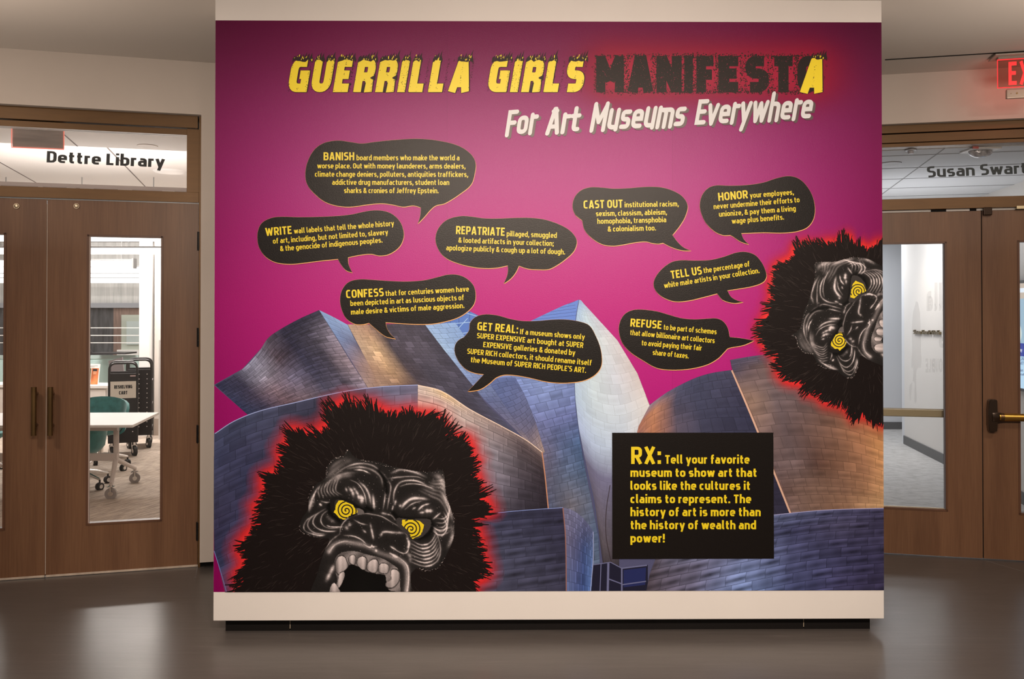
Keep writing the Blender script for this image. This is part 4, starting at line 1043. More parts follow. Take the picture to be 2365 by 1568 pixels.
    # fine speckle and hatch
    rs = np.random.RandomState(4); Lm[:] = Lm * (1 + rs.uniform(-.16, .16, X.shape)) + rs.uniform(0, .012, X.shape)
    spk = rs.rand(*X.shape) > .9965; Lm[spk & (Y < 1300)] += .3
    # creases
    for q in ([(760, 860), (720, 900), (730, 960), (800, 1020)], [(1480, 1020), (1500, 1060), (1470, 1120), (1400, 1150)], [(1040, 940), (1000, 920)], [(1095, 640), (1140, 720), (1150, 800)], [(1205, 960), (1240, 1010)], [(800, 860), (900, 900), (990, 950)], [(1240, 1000), (1340, 1010), (1470, 1010)]): sh(q, 26, .85)
    # lids and eyes
    def fill(poly, v, sharp=()):
        m = inside(poly, sharp=sharp); Lm[m] = v * (1 + rs.uniform(-.06, .06, m.sum())); return m
    fill([(735, 860), (790, 850), (860, 880), (930, 920), (990, 955), (940, 970), (860, 1000), (820, 1020), (770, 985), (735, 930)], .05)
    fill([(775, 862), (830, 868), (900, 905), (860, 990), (820, 1010), (775, 960), (762, 900)], .11)
    fill([(925, 925), (985, 958), (930, 966)], .25)
    fill([(1225, 1015), (1330, 1008), (1478, 1010), (1486, 1060), (1455, 1110), (1400, 1150), (1330, 1140)], .13)
    # mouth
    mo = inside([(770, 1300), (830, 1255), (920, 1250), (1010, 1275), (1110, 1300), (1200, 1350), (1250, 1400), (1255, 1480), (1230, 1640), (720, 1640), (780, 1480), (765, 1380)])
    Lm[mo] = .30 + .08 * np.cos((X[mo] + Y[mo]) / 23) + .05 * rs.uniform(-1, 1, mo.sum())
    cav = inside([(835, 1400), (880, 1350), (950, 1370), (1000, 1400), (1080, 1420), (1140, 1430), (1150, 1470), (1170, 1540), (1230, 1560), (1210, 1640), (800, 1640), (790, 1530), (820, 1480)])
    Lm[cav] = .012 + .02 * np.exp(-((X[cav] - 980) / 90) ** 2) * ((Y[cav] - 1350) / 300).clip(0, 1)
    def tooth(poly):
        m = inside(poly)
        if not m.any(): return
        e = np.zeros(X.shape)
        yy, xx = np.where(m); x0, x1 = X[0][xx.min()], X[0][xx.max()]; y0, y1 = Y[yy.min(), 0], Y[yy.max(), 0]
        u = (X - (x0 + x1) / 2) / ((x1 - x0) / 2 + 1e-6); v = (Y - (y0 + y1) / 2) / ((y1 - y0) / 2 + 1e-6)
        ring = inside([tuple(np.array([(x0 + x1) / 2, (y0 + y1) / 2]) + (np.array(p) - np.array([(x0 + x1) / 2, (y0 + y1) / 2])) * 1.14) for p in poly])
        Lm[ring] = np.minimum(Lm[ring], .14)
        Lm[m] = .56 - .26 * (np.abs(u[m]) ** 2.5) - .10 * v[m] + .05 * np.sin(X[m] / 7) + .03 * rs.uniform(-1, 1, m.sum())
    for q in ([(790, 1295), (830, 1290), (852, 1330), (862, 1365), (826, 1400), (800, 1422), (775, 1400), (770, 1340)], [(800, 1420), (835, 1410), (820, 1480), (780, 1535), (776, 1510), (790, 1460)],
              [(880, 1285), (910, 1280), (920, 1310), (912, 1345), (885, 1342), (866, 1318)], [(945, 1300), (980, 1292), (1003, 1315), (998, 1360), (985, 1388), (955, 1375), (932, 1340)],
              [(1035, 1320), (1070, 1312), (1090, 1340), (1085, 1385), (1060, 1410), (1015, 1392), (1005, 1360)], [(1110, 1345), (1140, 1342), (1170, 1365), (1160, 1408), (1135, 1415), (1096, 1400), (1095, 1365)],
              [(1195, 1390), (1235, 1395), (1252, 1430), (1240, 1480), (1200, 1520), (1150, 1515), (1148, 1490), (1190, 1460), (1185, 1420)], [(742, 1500), (762, 1490), (790, 1530), (805, 1570), (725, 1590), (726, 1540)]):
        tooth(q)
    Lm[:] = Lm.clip(0, .72)
    return gx, gy, X, Y, Lm, face

FGX, FGY, FX, FY, FL, FM = paint_face()
def head(T, nm, furpts, cen, flow, reach, lm=(7, 20), ns=900):
    """T: maps the big head's pixels to this head's"""
    glow(furpts, cen, reach, nm)
    fo = fur(furpts, cen, flow, 'black fur of the ' + nm, *lm)
    P = smooth(furpts, (), 6); lo, hi_ = P.min(0), P.max(0)
    fc = T(np.array([G(1090, 1000)]))[0]
    def ins():
        p = np.array([rg.uniform(lo[0], hi_[0]), rg.uniform(lo[1], hi_[1])])
        c = False; n = len(P)
        for i in range(n):
            a, b = P[i], P[i - 1]
            if (a[1] > p[1]) != (b[1] > p[1]) and p[0] < (b[0] - a[0]) * (p[1] - a[1]) / (b[1] - a[1]) + a[0]: c = not c
        return p if c else None
    st = strands(ns, ins, flow, m_print, fo); st.location = (0, -.0037, 0)
    # face: quads of the painted map that lie on the face
    A = Art(); r, q = FX.shape
    keep = FM[:-1, :-1] | FM[1:, 1:]
    lum = FL[..., None]
    col = np.array(alb(232, 204, 190))[None, None] * np.clip(lum * 1.36, 0, 1.1) ** 1.75
    col = np.concatenate([col, np.ones((r, q, 1))], -1).reshape(-1, 4)
    PT = T(np.stack([FGX, FGY], -1).reshape(-1, 2))
    I = np.where(keep.ravel())[0]; i0 = (I // (q - 1)) * q + I % (q - 1)
    F = np.stack([i0, i0 + 1, i0 + q + 1, i0 + q], 1)
    used = np.unique(F); mp = np.full(r * q, -1); mp[used] = np.arange(len(used))
    A.V.append(PT[used]); A.K.append(col[used]); A.F = mp[F].tolist(); A.n = len(used)
    f_ = A.build('gorilla_face', m_print, .0043, mural, label='wrinkled dark face of the ' + nm + ', mouth open on pale teeth')
    # glued rim: pale dots along the edge of the face
    B = Art()
    for pts in ([(700, 700), (705, 620), (760, 552), (830, 530), (862, 482)], [(940, 560), (1040, 575), (1200, 622), (1300, 645), (1480, 655), (1560, 652)], [(1570, 640), (1590, 720), (1600, 830), (1640, 940), (1662, 1020), (1650, 1120)], [(495, 1050), (510, 1100), (560, 1125), (620, 1140)], [(1400, 1375), (1450, 1395), (1540, 1370), (1590, 1300)], [(560, 850), (600, 760)]):
        for p in smooth(pts, (), 16, closed=False):
            if rg.random() < .6:
                x, y = p + np.array([rg.gauss(0, 3), rg.gauss(0, 3)]); rr = rg.uniform(.8, 3.2)
                B.poly(T(np.array([G(x + rr * math.cos(k) * rg.uniform(.7, 1.6), y + rr * math.sin(k)) for k in np.linspace(0, 5, 6)])), alb(*(rg.choice(((190, 164, 150), (120, 100, 94))))))
    rm = B.build('pale_rim_dots', m_print, .0003, f_, kind='stuff'); rm.location = (0, -.0043, 0)
    # eyes with black spirals
    for (cx, cy), poly, sgn in (((850, 942), [(790, 866), (822, 864), (852, 880), (900, 900), (908, 918), (930, 935), (934, 955), (910, 968), (870, 985), (838, 1012), (800, 1000), (770, 970), (752, 955), (768, 935), (768, 905)], 1), ((1338, 1082), [(1272, 1012), (1330, 1012), (1400, 1020), (1438, 1048), (1425, 1090), (1412, 1125), (1350, 1156), (1335, 1140), (1320, 1100), (1268, 1050)], -1)):
        E = Art(); pj = []
        PP = smooth(poly, range(len(poly)), 3)
        for p in PP: pj.append(G(p[0] + rg.uniform(-2.5, 2.5), p[1] + rg.uniform(-2.5, 2.5)))
        E.poly(T(np.array(pj)), (0, 0, 0)); ey = E.build('yellow_eye', m_yel, .0005, f_); ey.location = (0, -.0043, 0)
        Sp = Art(); Q = []
        for k_ in range(60):
            th = k_ / 59 * 5.4 * math.pi; R_ = 5 + 72 * k_ / 59 
            an = th * sgn + 2.2
            Q.append(G(cx + R_ * math.cos(an) * .98, cy + R_ * math.sin(an) * .98))
        V, F2 = strip(T(np.array(Q)), 2.9 * (np.linalg.norm(T(np.array([[1., 0.]]))[0] - T(np.array([[0., 0.]]))[0])), cap=1)
        # keep the part of the spiral that lies on the yellow patch
        Pm = T(np.array(pj)); keepF = []
        def inn(p):
            c = False
            for i in range(len(Pm)):
                a, b = Pm[i], Pm[i - 1]
                if (a[1] > p[1]) != (b[1] > p[1]) and p[0] < (b[0] - a[0]) * (p[1] - a[1]) / (b[1] - a[1]) + a[0]: c = not c
            return c
        for f in F2[:-2]:
            if inn(np.mean([V[k_] for k_ in f], 0)): keepF.append(f)
        keepF += F2[-2:-1]
        Sp.mesh(V, keepF, (0, 0, 0)); s_ = Sp.build('eye_spiral', m_ink, .0003, ey) if False else Sp.build('eye_spiral', mat('vinyl_spiral_ink', alb(34, 24, 10), .42), .0008, f_)
        s_.location = (0, -.0043, 0)

ID = lambda P: np.asarray(P, float)
fur1 = [(60,1600),(75,1500),(70,1400),(110,1330),(85,1250),(95,1190),(150,1120),(200,1060),(215,980),(205,920),(265,850),(265,780),(270,710),(350,660),(390,620),(385,540),(400,500),(440,430),(455,370),(520,380),(600,400),(700,350),(740,300),(735,210),(800,190),(840,160),(900,175),(960,190),(1050,190),(1130,230),(1220,245),(1310,235),(1400,250),(1480,250),(1550,300),(1590,370),(1640,410),(1720,420),(1760,470),(1770,540),(1800,590),(1780,650),(1800,700),(1820,780),(1850,850),(1890,920),(1880,960),(1780,985),(1745,1010),(1780,1060),(1800,1120),(1820,1190),(1830,1260),(1860,1330),(1870,1400),(1830,1450),(1770,1490),(1800,1560),(1790,1620)]
c1 = G(1000, 1050)
def flow1(p):
    d = p - c1; a = math.atan2(d[1], d[0])
    return a + (-.30 if d[0] < 0 else .05) * (1 if d[1] < 60 else .3)
head(ID, 'large gorilla at lower left', [tuple(G(*p)) for p in fur1], c1, flow1, 52, (11, 30))
O6, S6 = (1740, 520), 1034 / 310
fur2 = [(1060,130),(990,160),(930,175),(880,205),(830,180),(785,215),(765,170),(735,120),(700,120),(640,160),(590,160),(530,175),(480,180),(420,165),(370,185),(330,200),(310,265),(250,300),(200,330),(180,380),(170,440),(160,500),(170,560),(150,620),(130,690),(90,750),(70,820),(90,890),(140,950),(190,990),(215,1060),(220,1120),(270,1170),(330,1190),(390,1200),(430,1260),(500,1275),(560,1330),(640,1345),(710,1370),(760,1440),(850,1430),(910,1460),(960,1490),(1060,1510)]
sA, sB = G(850, 942), G(1338, 1082); tA = np.array([1740 + 660 / S6, 520 + 888 / S6]); tB = np.array([1740 + 805 / S6, 520 + 510 / S6])
zA, zB = complex(*sA), complex(*sB); wA, wB = complex(*tA), complex(*tB); kz = (wB - wA) / (zB - zA)
def T2(P):
    P = np.asarray(P, float); q = (P[:, 0] + 1j * P[:, 1] - zA) * kz + wA
    return np.stack([q.real, q.imag], 1)
c2 = np.array([1740 + 760 / S6, 520 + 780 / S6])
def flow2(p):
    d = p - c2; a = math.atan2(d[1], d[0])
    return a + (.25 if d[1] > 0 else -.1)
head(T2, 'smaller gorilla tipped on its side at right edge', [(O6[0] + p[0] / S6, O6[1] + p[1] / S6) for p in fur2], c2, flow2, 40, (8, 21), 600)

# ================================================================ speech bubbles, title, panel
# every bubble: zoom origin, zoom scale, outline (a third number marks a corner), text lines
O1, S1 = (580, 310), 2365 / 540; O2, S2 = (990, 400), 2365 / 630; O3, S3 = (1400, 390), 1633 / 500; O4, S4 = (770, 620), 2365 / 650
BUB = [
 ('BANISH', O1, S1, [(550,420),(570,290),(640,160),(740,90),(880,66),(1000,80),(1120,96),(1250,80),(1450,60),(1680,48),(1900,68),(2100,120),(2220,200),(2270,290),(2262,400),(2225,510),(2120,600),(1960,700),(1870,722),(1815,765),(1750,840),(1688,905,1),(1710,830),(1718,742,1),(1640,722),(1540,735),(1440,715),(1320,700),(1180,712),(1000,735),(860,722),(740,680),(640,600),(575,520)],
  [('BANISH',735,265,1045,265,18.5), ('board members who make the world a',1068,265,2108,266,12), ('worse place. Out with money launderers, arms dealers,',672,347,2168,350,12), ('climate change deniers, polluters, antiquities traffickers,',647,431,2195,434,12), ('addictive drug manufacturers, student loan',822,513,2005,515,12), ('sharks & cronies of Jeffrey Epstein.',942,596,1898,598,12)]),
 ('WRITE', O1, S1, [(68,1080),(72,980),(110,900),(200,850),(300,836),(500,840),(800,832),(1000,815),(1200,775),(1330,775),(1430,810),(1510,890),(1545,1000),(1530,1090),(1480,1160),(1390,1215),(1300,1228),(1220,1212),(1120,1218),(982,1245,1),(985,1310),(1005,1360),(1025,1400,1),(960,1375),(905,1310),(880,1262,1),(700,1280),(500,1305),(380,1312),(250,1295),(150,1240),(90,1160)],
  [('WRITE',150,1030,417,1008,18.5), ('wall labels that tell the whole history',438,1006,1448,927,12), ('of art, including, but not limited to, slavery',225,1108,1388,1016,12), ('& the genocide of indigenous peoples.',298,1184,1332,1096,12)]),
 ('REPATRIATE', O2, S2, [(60,575),(85,480),(160,405),(270,374),(360,376),(480,392),(600,394),(760,388),(880,388),(1000,402),(1120,440),(1220,495),(1275,560),(1283,610),(1255,680),(1180,750),(1100,805),(1040,832),(960,835),(860,828),(782,803,1),(755,860),(710,915),(652,957,1),(680,890),(688,840),(686,800,1),(600,818),(500,824),(380,812),(250,780),(150,735),(90,670)],
  [('REPATRIATE',237,528,660,544,18.8), ('pillaged, smuggled',676,547,1110,562,12), ('& looted artifacts in your collection;',258,602,1083,632,12), ('apologize publicly & cough up a lot of dough.',153,668,1182,705,12)]),
 ('CAST OUT', O2, S2, [(1247,290),(1265,210),(1320,150),(1400,124),(1500,126),(1600,135),(1720,132),(1900,119),(2020,125),(2120,155),(2200,205),(2243,280),(2225,370),(2180,450),(2112,537,1),(2160,600),(2210,645),(2272,672,1),(2190,668),(2100,640),(2030,605,1),(1990,612),(1940,607),(1880,593),(1790,600),(1680,620),(1590,630),(1500,615),(1410,560),(1350,490),(1330,410,1),(1310,395),(1270,360)],
  [('CAST OUT',1343,308,1682,300,18.8), ('institutional racism,',1698,297,2166,288,12), ('sexism, classism, ableism,',1450,374,2064,360,12), ('homophobia, transphobia',1462,440,2058,425,12), ('& colonialism too.',1552,507,1970,497,12)]),
 ('HONOR', O3, S3, [(705,280),(722,200),(770,145),(830,126),(920,128),(1050,124),(1180,105),(1290,70),(1380,56),(1450,75),(1510,130),(1555,210),(1572,300),(1560,380),(1515,440),(1440,470),(1330,482),(1180,480),(1017,486,1),(1035,530),(1073,570,1),(1010,548),(960,515),(935,500,1),(880,500),(820,475),(760,420),(725,360)],
  [('HONOR',846,243,1068,222,18.8), ('your employees,',1083,221,1413,195,12), ('never undermine their efforts to',810,305,1457,252,12), ('unionize, & pay them a living',850,362,1428,318,12), ('wage plus benefits.',947,415,1340,383,12)]),
 ('TELL US', O3, S3, [(357,880),(370,820),(420,755),(490,705),(560,690),(660,692),(780,688),(880,665),(980,632),(1050,627),(1120,650),(1170,705),(1200,770),(1206,815),(1180,855),(1100,885),(1000,903),(912,917,1),(940,965),(980,990),(1030,1005,1),(960,1012),(880,990),(850,960),(835,940,1),(740,965),(620,993),(520,1000),(440,975),(385,935)],
  [('TELL US',490,830,722,795,18.5), ('the percentage of',735,787,1082,735,12), ('white male artists in your collection.',438,900,1156,785,12)]),
 ('REFUSE', O3, S3, [(95,1220),(105,1150),(140,1095),(200,1065),(280,1062),(380,1075),(470,1100),(560,1125),(660,1135),(760,1130),(830,1128),(880,1150),(915,1200),(930,1268,1),(1020,1278),(1115,1295,1),(1030,1330),(920,1352),(890,1380),(840,1430),(760,1475),(640,1505),(500,1515),(380,1500),(270,1440),(180,1380),(120,1310)],
  [('REFUSE',180,1188,415,1207,18.5), ('to be part of schemes',430,1212,830,1248,12), ('that allow billionaire art collectors',178,1252,815,1315,12), ('to avoid paying their fair',265,1330,718,1370,12), ('share of taxes.',348,1402,620,1430,12)]),
 ('CONFESS', O4, S4, [(58,260),(75,180),(130,115),(220,92),(330,96),(480,106),(620,110),(760,100),(870,75),(960,53),(1050,55),(1120,85),(1175,140),(1195,210),(1185,290),(1140,350),(1060,405),(960,440),(820,465),(650,465),(440,452,1),(450,500),(480,550),(522,590,1),(440,570),(360,510),(300,457,1),(240,470),(180,465),(110,420),(70,340)],
  [('CONFESS',110,250,425,233,18.8), ('that for centuries women have',440,232,1140,193,12), ('been depicted in art as luscious objects of',145,315,1098,265,12), ('male desire & victims of male aggression.',150,388,1102,332,12)]),
 ('GET REAL', O4, S4, [(1140,520),(1150,455),(1200,405),(1280,386),(1380,395),(1490,425),(1600,442),(1720,440),(1850,430),(1960,430),(2070,447),(2150,480),(2200,560),(2240,660),(2255,760),(2245,830),(2200,890),(2120,935),(2020,955),(1900,960),(1780,948),(1660,920),(1540,898),(1440,893),(1370,915),(1310,965),(1230,1015),(1128,1033,1),(1190,970),(1265,888,1),(1200,880),(1120,850),(1060,790),(1025,720),(1020,660),(1045,610),(1100,575,1)],
  [('GET REAL:',1208,517,1550,546,18.8), ('If a museum shows only',1567,551,2110,597,12), ('SUPER EXPENSIVE art bought at SUPER',1205,585,2097,667,12.4), ('EXPENSIVE galleries & donated by',1258,660,2030,730,12.4), ('SUPER RICH collectors, it should rename itself',1123,716,2167,815,12.4), ("the Museum of SUPER RICH PEOPLE'S ART.",1153,787,2122,877,12.4)]),
]
for word, og, scz, pts, lines in BUB:
    out = smooth(Z(og, scz, pts), [i for i, p in enumerate(pts) if len(p) > 2], 6)
    e = Art(); e.poly(out, (0, 0, 0)); bub = e.build('speech_bubble', m_ink, .0052, mural, label='black speech bubble reading ' + word.split()[0])
    # thin orange rim, thicker on the lower right
    e = Art(); n = len(out)
    cen = out.mean(0); area2 = sum(out[i][0] * out[(i + 1) % n][1] - out[(i + 1) % n][0] * out[i][1] for i in range(n))
    P = []; 
    for i in range(n):
        t = out[(i + 1) % n] - out[i - 1]; nr = np.array([t[1], -t[0]]) * (1 if area2 > 0 else -1); nr /= (np.linalg.norm(nr) + 1e-9)
        k_ = max(0.15, nr @ np.array([.45, .89])) * 1.7
        P.append(out[i] + nr * k_)
    e.poly(P, (0, 0, 0)); e.build('bubble_rim', m_org, -.0004, bub, org=(0, 0, 0))
    bub.data.transform(Matrix.Identity(4))
    e = Art()
    for k_, (s, x0, y0, x1, y1, cap) in enumerate(lines):
        big = cap > 15
        text(e, s, zp(og, scz, x0, y0), zp(og, scz, x1, y1), cap, w=1.2 if big else 1.14, gap=.66 if big else .62)
    e.build('bubble_lettering', m_yel, .0006, bub, clip=False)
for o in [o for o in bpy.data.objects if o.name.startswith(('bubble_rim', 'bubble_lettering'))]:
    o.location = (0, -.0052, 0)

# black panel
e = Art(); e.poly([(1413.5, 999), (1785.5, 998.7), (1787, 1289.5), (1414, 1290.2)], (0, 0, 0))
pan = e.build('text_panel', mat('vinyl_panel_black', alb(18, 12, 9), .42, spec=.18, bump=.3, bscale=260), .0052, mural, label='black rectangular text panel')
O5, S5 = (1400, 980), 1607 / 410
e = Art()
text(e, 'RX:', zp(O5, S5, 225, 356), zp(O5, S5, 497, 356), 39.5, w=1.22, gap=.75)
for s, x1, y in (('Tell your favorite', 1295, 354), ('museum to show art that', 1362, 473), ('looks like the cultures it', 1302, 591), ('claims to represent. The', 1310, 711), ('history of art is more than', 1396, 829), ('the history of wealth and', 1354, 947), ('power!', 530, 1066)):
    text(e, s, zp(O5, S5, 530 if s.startswith('Tell') else 218, y), zp(O5, S5, x1, y), 19.8, w=1.34, gap=.62)
e.build('panel_lettering', m_yel, .0006, pan, clip=False).location = (0, -.0052, 0)

# ---- title
rn = random.Random(11)
ttl = bpy.data.objects.new('title_lettering', None); C.objects.link(ttl); ttl.parent = mural; ttl['label'] = 'flame-topped yellow and rough black title lettering'
def title_word(word, xa, xb, yb, cap, sl):
    word = word.replace('R', 'Q')
    p0, p1 = (xa, yb), (xb, yb); kk = 1.02; ww = 1.78; gg = .8
    bx = text(Art(), word, p0, p1, cap, w=ww, slant=sl, gap=gg, k=kk)
    for ci, (ch, a, b) in enumerate(bx):
        blk, yel, hol = Art(), Art(), Art()
        for ox, oy in ((-1., 0), (1., 0), (0, 1.), (2.2, -.3), (1.2, -1)):
            text(blk, word, p0, p1, cap, w=ww, slant=sl, gap=gg, k=kk, only=[ci], off=(ox, oy))
        text(yel, word, p0, p1, cap, w=ww, slant=sl, gap=gg, k=kk, only=[ci])
        # flames on the top edge
        xa_, xb_ = a + 1, b
        tops = [(xa_, xb_)]
        if ch == 'U': tops = [(xa_, xa_ + (xb_ - xa_) * .42), (xa_ + (xb_ - xa_) * .58, xb_)]
        if ch == 'L': tops = [(xa_, xa_ + (xb_ - xa_) * .48)]
        if ch == 'A': tops = [(xa_ + (xb_ - xa_) * .22, xb_ - (xb_ - xa_) * .1)]
        for ta, tb in tops:
            X0 = xa + ta + cap * sl; X1 = xa + tb + cap * sl; yt = yb - cap
            m = max(3, int((X1 - X0) / 5.5))
            base = [(X0 - 2.5, yt + 9)]
            for j in range(m):
                f0 = X0 + (X1 - X0) * j / m; f1 = X0 + (X1 - X0) * (j + 1) / m
                hh = 5 + 15 * (j + 1) / m * rn.uniform(.5, 1.1)
                base += [(f0 - 1, yt + rn.uniform(-3, 2)), (f0 + (f1 - f0) * .55 + hh * .25, yt - hh), ((f0 + f1) / 2 + 2.5, yt - hh * .35)]
            base += [(X1 + 2, yt + 2), (X1 + .5, yt + 10)]
            nb = 7
            for j in range(nb): base.append((X1 + (X0 - X1) * (j + .5) / nb, yt + 2.5 + rn.uniform(0, 6)))
            hol.poly(base, (0, 0, 0))
            for j in range(int((X1 - X0) / 4)):
                fx = rn.uniform(X0 + 2, X1 - 1); fy = yt + rn.uniform(-7, 4); r = rn.uniform(.7, 1.6)
                yel_sp.append([(fx, fy + r * 2.4), (fx + r, fy), (fx + r * 1.1, fy - r * 2.2), (fx - r * .6, fy)])
        if ch == 'Q':      # the waist of the R, where the bowl meets the leg
            yq = cap * .43; xr = xa + b + yq * sl
            hol.poly([(xr + 3.5, yb - yq - 6.5), (xr - 8.5, yb - yq - .5), (xr - 8, yb - yq + 2.5), (xr + 2.5, yb - yq + 6.5)], (0, 0, 0))
            xm = xa + (a + b) / 2
            hol.poly([(xm - 2.5, yb + .5), (xm + 2.2 + cap * .20 * sl, yb - cap * .30), (xm + 5.5 + cap * .20 * sl, yb - cap * .28), (xm + 3.5, yb + .5)], (0, 0, 0))
        # halftone nibbles down the right side of every stem
        for j in range(80):
            yy = rn.uniform(0, cap); side = rn.choice((a + 2.0, b - 1.5, b - 1.5, b - 1.5, (a + b) / 2))
            fx = xa + side + yy * sl + rn.gauss(0, 1.3); fy = yb - yy; r = rn.uniform(.3, .75)
            if rn.random() < .8: hol.poly([(fx - r * 2.0, fy), (fx, fy - r), (fx + r * 2.0, fy), (fx, fy + r)], (0, 0, 0))
        blk.build('letter_outline', m_ink2, .0040, ttl, clip=False); yel.build('yellow_letter', m_yel2, .0043, ttl, clip=False); hol.build('flames', m_ink2, .0046, ttl, clip=False, kind='stuff')
yel_sp = []
def put(q, nm, m, lay): return q.build(nm, m, lay, ttl, clip=False)
for wd, xa, xb in (('GUERRILLA', 663.5, 1083), ('GIRLS', 1124, 1343.5)):
    title_word(wd, xa, xb, 213.2, 78, .17)
# rough black word on a red glow
gl = Art(); gx, gy = np.meshgrid(np.linspace(1240, 2060, 180), np.linspace(50, 340, 80))
dx = np.maximum(0, np.abs(gx - 1640) - 215) / 85; dy = np.maximum(0, np.abs(gy - 168) - 14) / 58
al = np.exp(-(dx**2 + dy**2) * 1.0) * .84
cc = np.tile(np.array([*alb(172, 24, 52), 0.]), (*gx.shape, 1)); cc[..., 3] = al
gl.grid(np.stack([gx, gy], -1), cc); gl.build('red_glow', m_glow, .0030, mural, label='soft red glow behind the rough black word')
m_rb = mat('vinyl_rough_black', alb(34, 24, 20), .42, spec=.22, bump=.3, bscale=260)
for ch, a, b in (('M', 1377, 1441), ('A', 1449, 1509), ('N', 1516, 1574), ('I', 1580, 1600), ('F', 1608, 1654), ('E', 1659, 1712), ('S', 1721, 1775), ('T', 1782, 1836), ('O', 1841, 1892)):
    ml = Art()
    text(ml, ch, (a, 213.5), (b, 213.5), 84, w=2.0, gap=0, k=1.05)
    for j in range(330):
        s_ = rn.random()
        if s_ < .5: fx = rn.choice((a, b)) + rn.gauss(0, 2.6); fy = rn.uniform(128, 214)
        elif s_ < .85: fx = rn.uniform(a - 2, b + 2); fy = rn.choice((129, 213)) + rn.gauss(0, 2.6)
        else: fx = rn.uniform(a, b); fy = rn.uniform(132, 212)
        r = rn.uniform(.5, 1.9)
        ml.poly([(fx + r * math.cos(q) * rn.uniform(.6, 1.2), fy + r * math.sin(q) * rn.uniform(.6, 1.2)) for q in np.linspace(0, 5.3, 6)], (0, 0, 0))
    ml.build('rough_black_letter', m_rb, .0035, ttl, clip=False)
hm = Art()     # worn-through nibbles where the ground shows
for j in range(520):
    fx = rn.uniform(1378, 1836); fy = rn.uniform(130, 212); r = rn.uniform(.3, .9)
    hm.poly([(fx - r, fy), (fx, fy - r), (fx + r, fy), (fx, fy + r)], alb(150, 30, 60))
hm.build('worn_specks', m_print, .0038, ttl, clip=False, kind='stuff')
title_word('A', 1846, 1899, 215, 84, .17)
sp = Art()
for q in yel_sp: sp.poly(q, (0, 0, 0))
sp.build('flame_sparks', m_yel2, .0049, ttl, clip=False, kind='stuff')
# ---- brush-lettered subtitle with drop shadow
sh, wh = Art(), Art()
for s, a, b, cap in (('For', (1166, 313), (1236, 307), 57), ('Art', (1259, 309), (1335, 303), 55), ('Museums', (1361, 302), (1578, 291), 60), ('Everywhere', (1603, 289), (1872, 273), 58)):
    for A, off in ((sh, (5.5, 4.0)), (wh, (0, 0))):
        k_ = .92
        text(A, s, a, b, cap, w=1.22, slant=.24, gap=.42, k=k_, capr=1, off=off)
sb = sh.build('subtitle_shadow', m_shd, .0040, mural, clip=False)
wh.build('subtitle_lettering', m_whi, .0044, mural, clip=False, label='white brush lettering with grey shadow')

# ---- lettering on the two transoms
def sign(par, fr, org, s, p0, p1, cap, w, k, m, v, gap=.5):
    e = Art(); text(e, s, p0, p1, cap, w=w, gap=gap, k=k)
    P = np.concatenate(e.V); Q = pxv(P, fr, v)
    me = bpy.data.meshes.new('lettering'); me.from_pydata([(a - org[0], v - org[1] - z_, b - org[2]) for (a, b), z_ in zip(Q, np.concatenate(e.Z))], [], e.F); me.materials.append(m)
    o = bpy.data.objects.new('lettering', me); C.objects.link(o); o.parent = par
    return o
sign(w1, LEFT, (Lg, .04, gT[1]), 'Dettre Library', (107.5, 375), (380, 387), 26.4, 1.34, .95, m_film, .0385, gap=.5)
sign(w2, RIGHT, (Rg, .04, rgt[1]), 'Susan Swartz', (2141.5, 410), (2394, 399.5), 25.5, 1.22, 1.0, mat('dark_teal_vinyl', (.006, .022, .030), .5), .0385, gap=.5)

# ================================================================ what is seen through the glass: library (left)
m_lcarp = mat('library_carpet', (.50, .41, .34), .95)
def carpet(m, cols, sc1, rot, stretch):
    nt = m.node_tree; N = nt.nodes; L = nt.links; b = N['Principled BSDF']
    tc = N.new('ShaderNodeTexCoord'); m0_ = N.new('ShaderNodeMapping'); m0_.inputs['Rotation'].default_value = (0, 0, rot); L.new(tc.outputs['Object'], m0_.inputs[0])
    mp = N.new('ShaderNodeMapping'); mp.inputs['Scale'].default_value = stretch; L.new(m0_.outputs[0], mp.inputs[0])
    n = N.new('ShaderNodeTexNoise'); n.inputs['Scale'].default_value = sc1; n.inputs['Detail'].default_value = 6; n.inputs['Roughness'].default_value = .7; L.new(mp.outputs[0], n.inputs[0])
    r = N.new('ShaderNodeValToRGB'); L.new(n.outputs[0], r.inputs[0]); e = r.color_ramp.elements
    e[0].position = .36; e[0].color = (*cols[0], 1); e[1].position = .56; e[1].color = (*cols[1], 1)
    L.new(r.outputs[0], b.inputs['Base Color'])
carpet(m_lcarp, ((.22, .175, .145), (.50, .41, .335)), 3.2, -.96, (1.6, 14, 1))
m_lwall = mat('library_wall_paint', (.80, .74, .69), .6)
m_lceil = mat('library_ceiling_panel', (.78, .74, .71), .7)
m_white = mat('white_laminate', (.80, .78, .76), .35)
m_pillar = mat('pillar_white_paint', (.86, .85, .84), .5)
m_steel = mat('chrome', (.75, .74, .73), .12, metal=1.)
m_blk = mat('black_powdercoat', (.022, .020, .022), .35)
m_rub = mat('black_rubber', (.02, .02, .02), .6)
m_teal = mat('teal_velvet', (.05, .215, .215), .8, noise=.25, nscale=14)
m_teal.node_tree.nodes['Principled BSDF'].inputs['Sheen Weight'].default_value = .4
LY = .12
MB().box(-5.2, 2.75, LY, 12.0, .001, .006).build('floor_library', m_lcarp, frame=LEFT, kind='structure', label='beige streaked carpet of the library', cat='floor')
CL1 = 3.02
lc = MB(); lc.box(-5.2, 2.75, LY, 1.30, CL1, 3.36)
lc.build('ceiling_library', m_lceil, frame=LEFT, kind='structure', label='lowered white ceiling strip just inside the library', cat='ceiling')
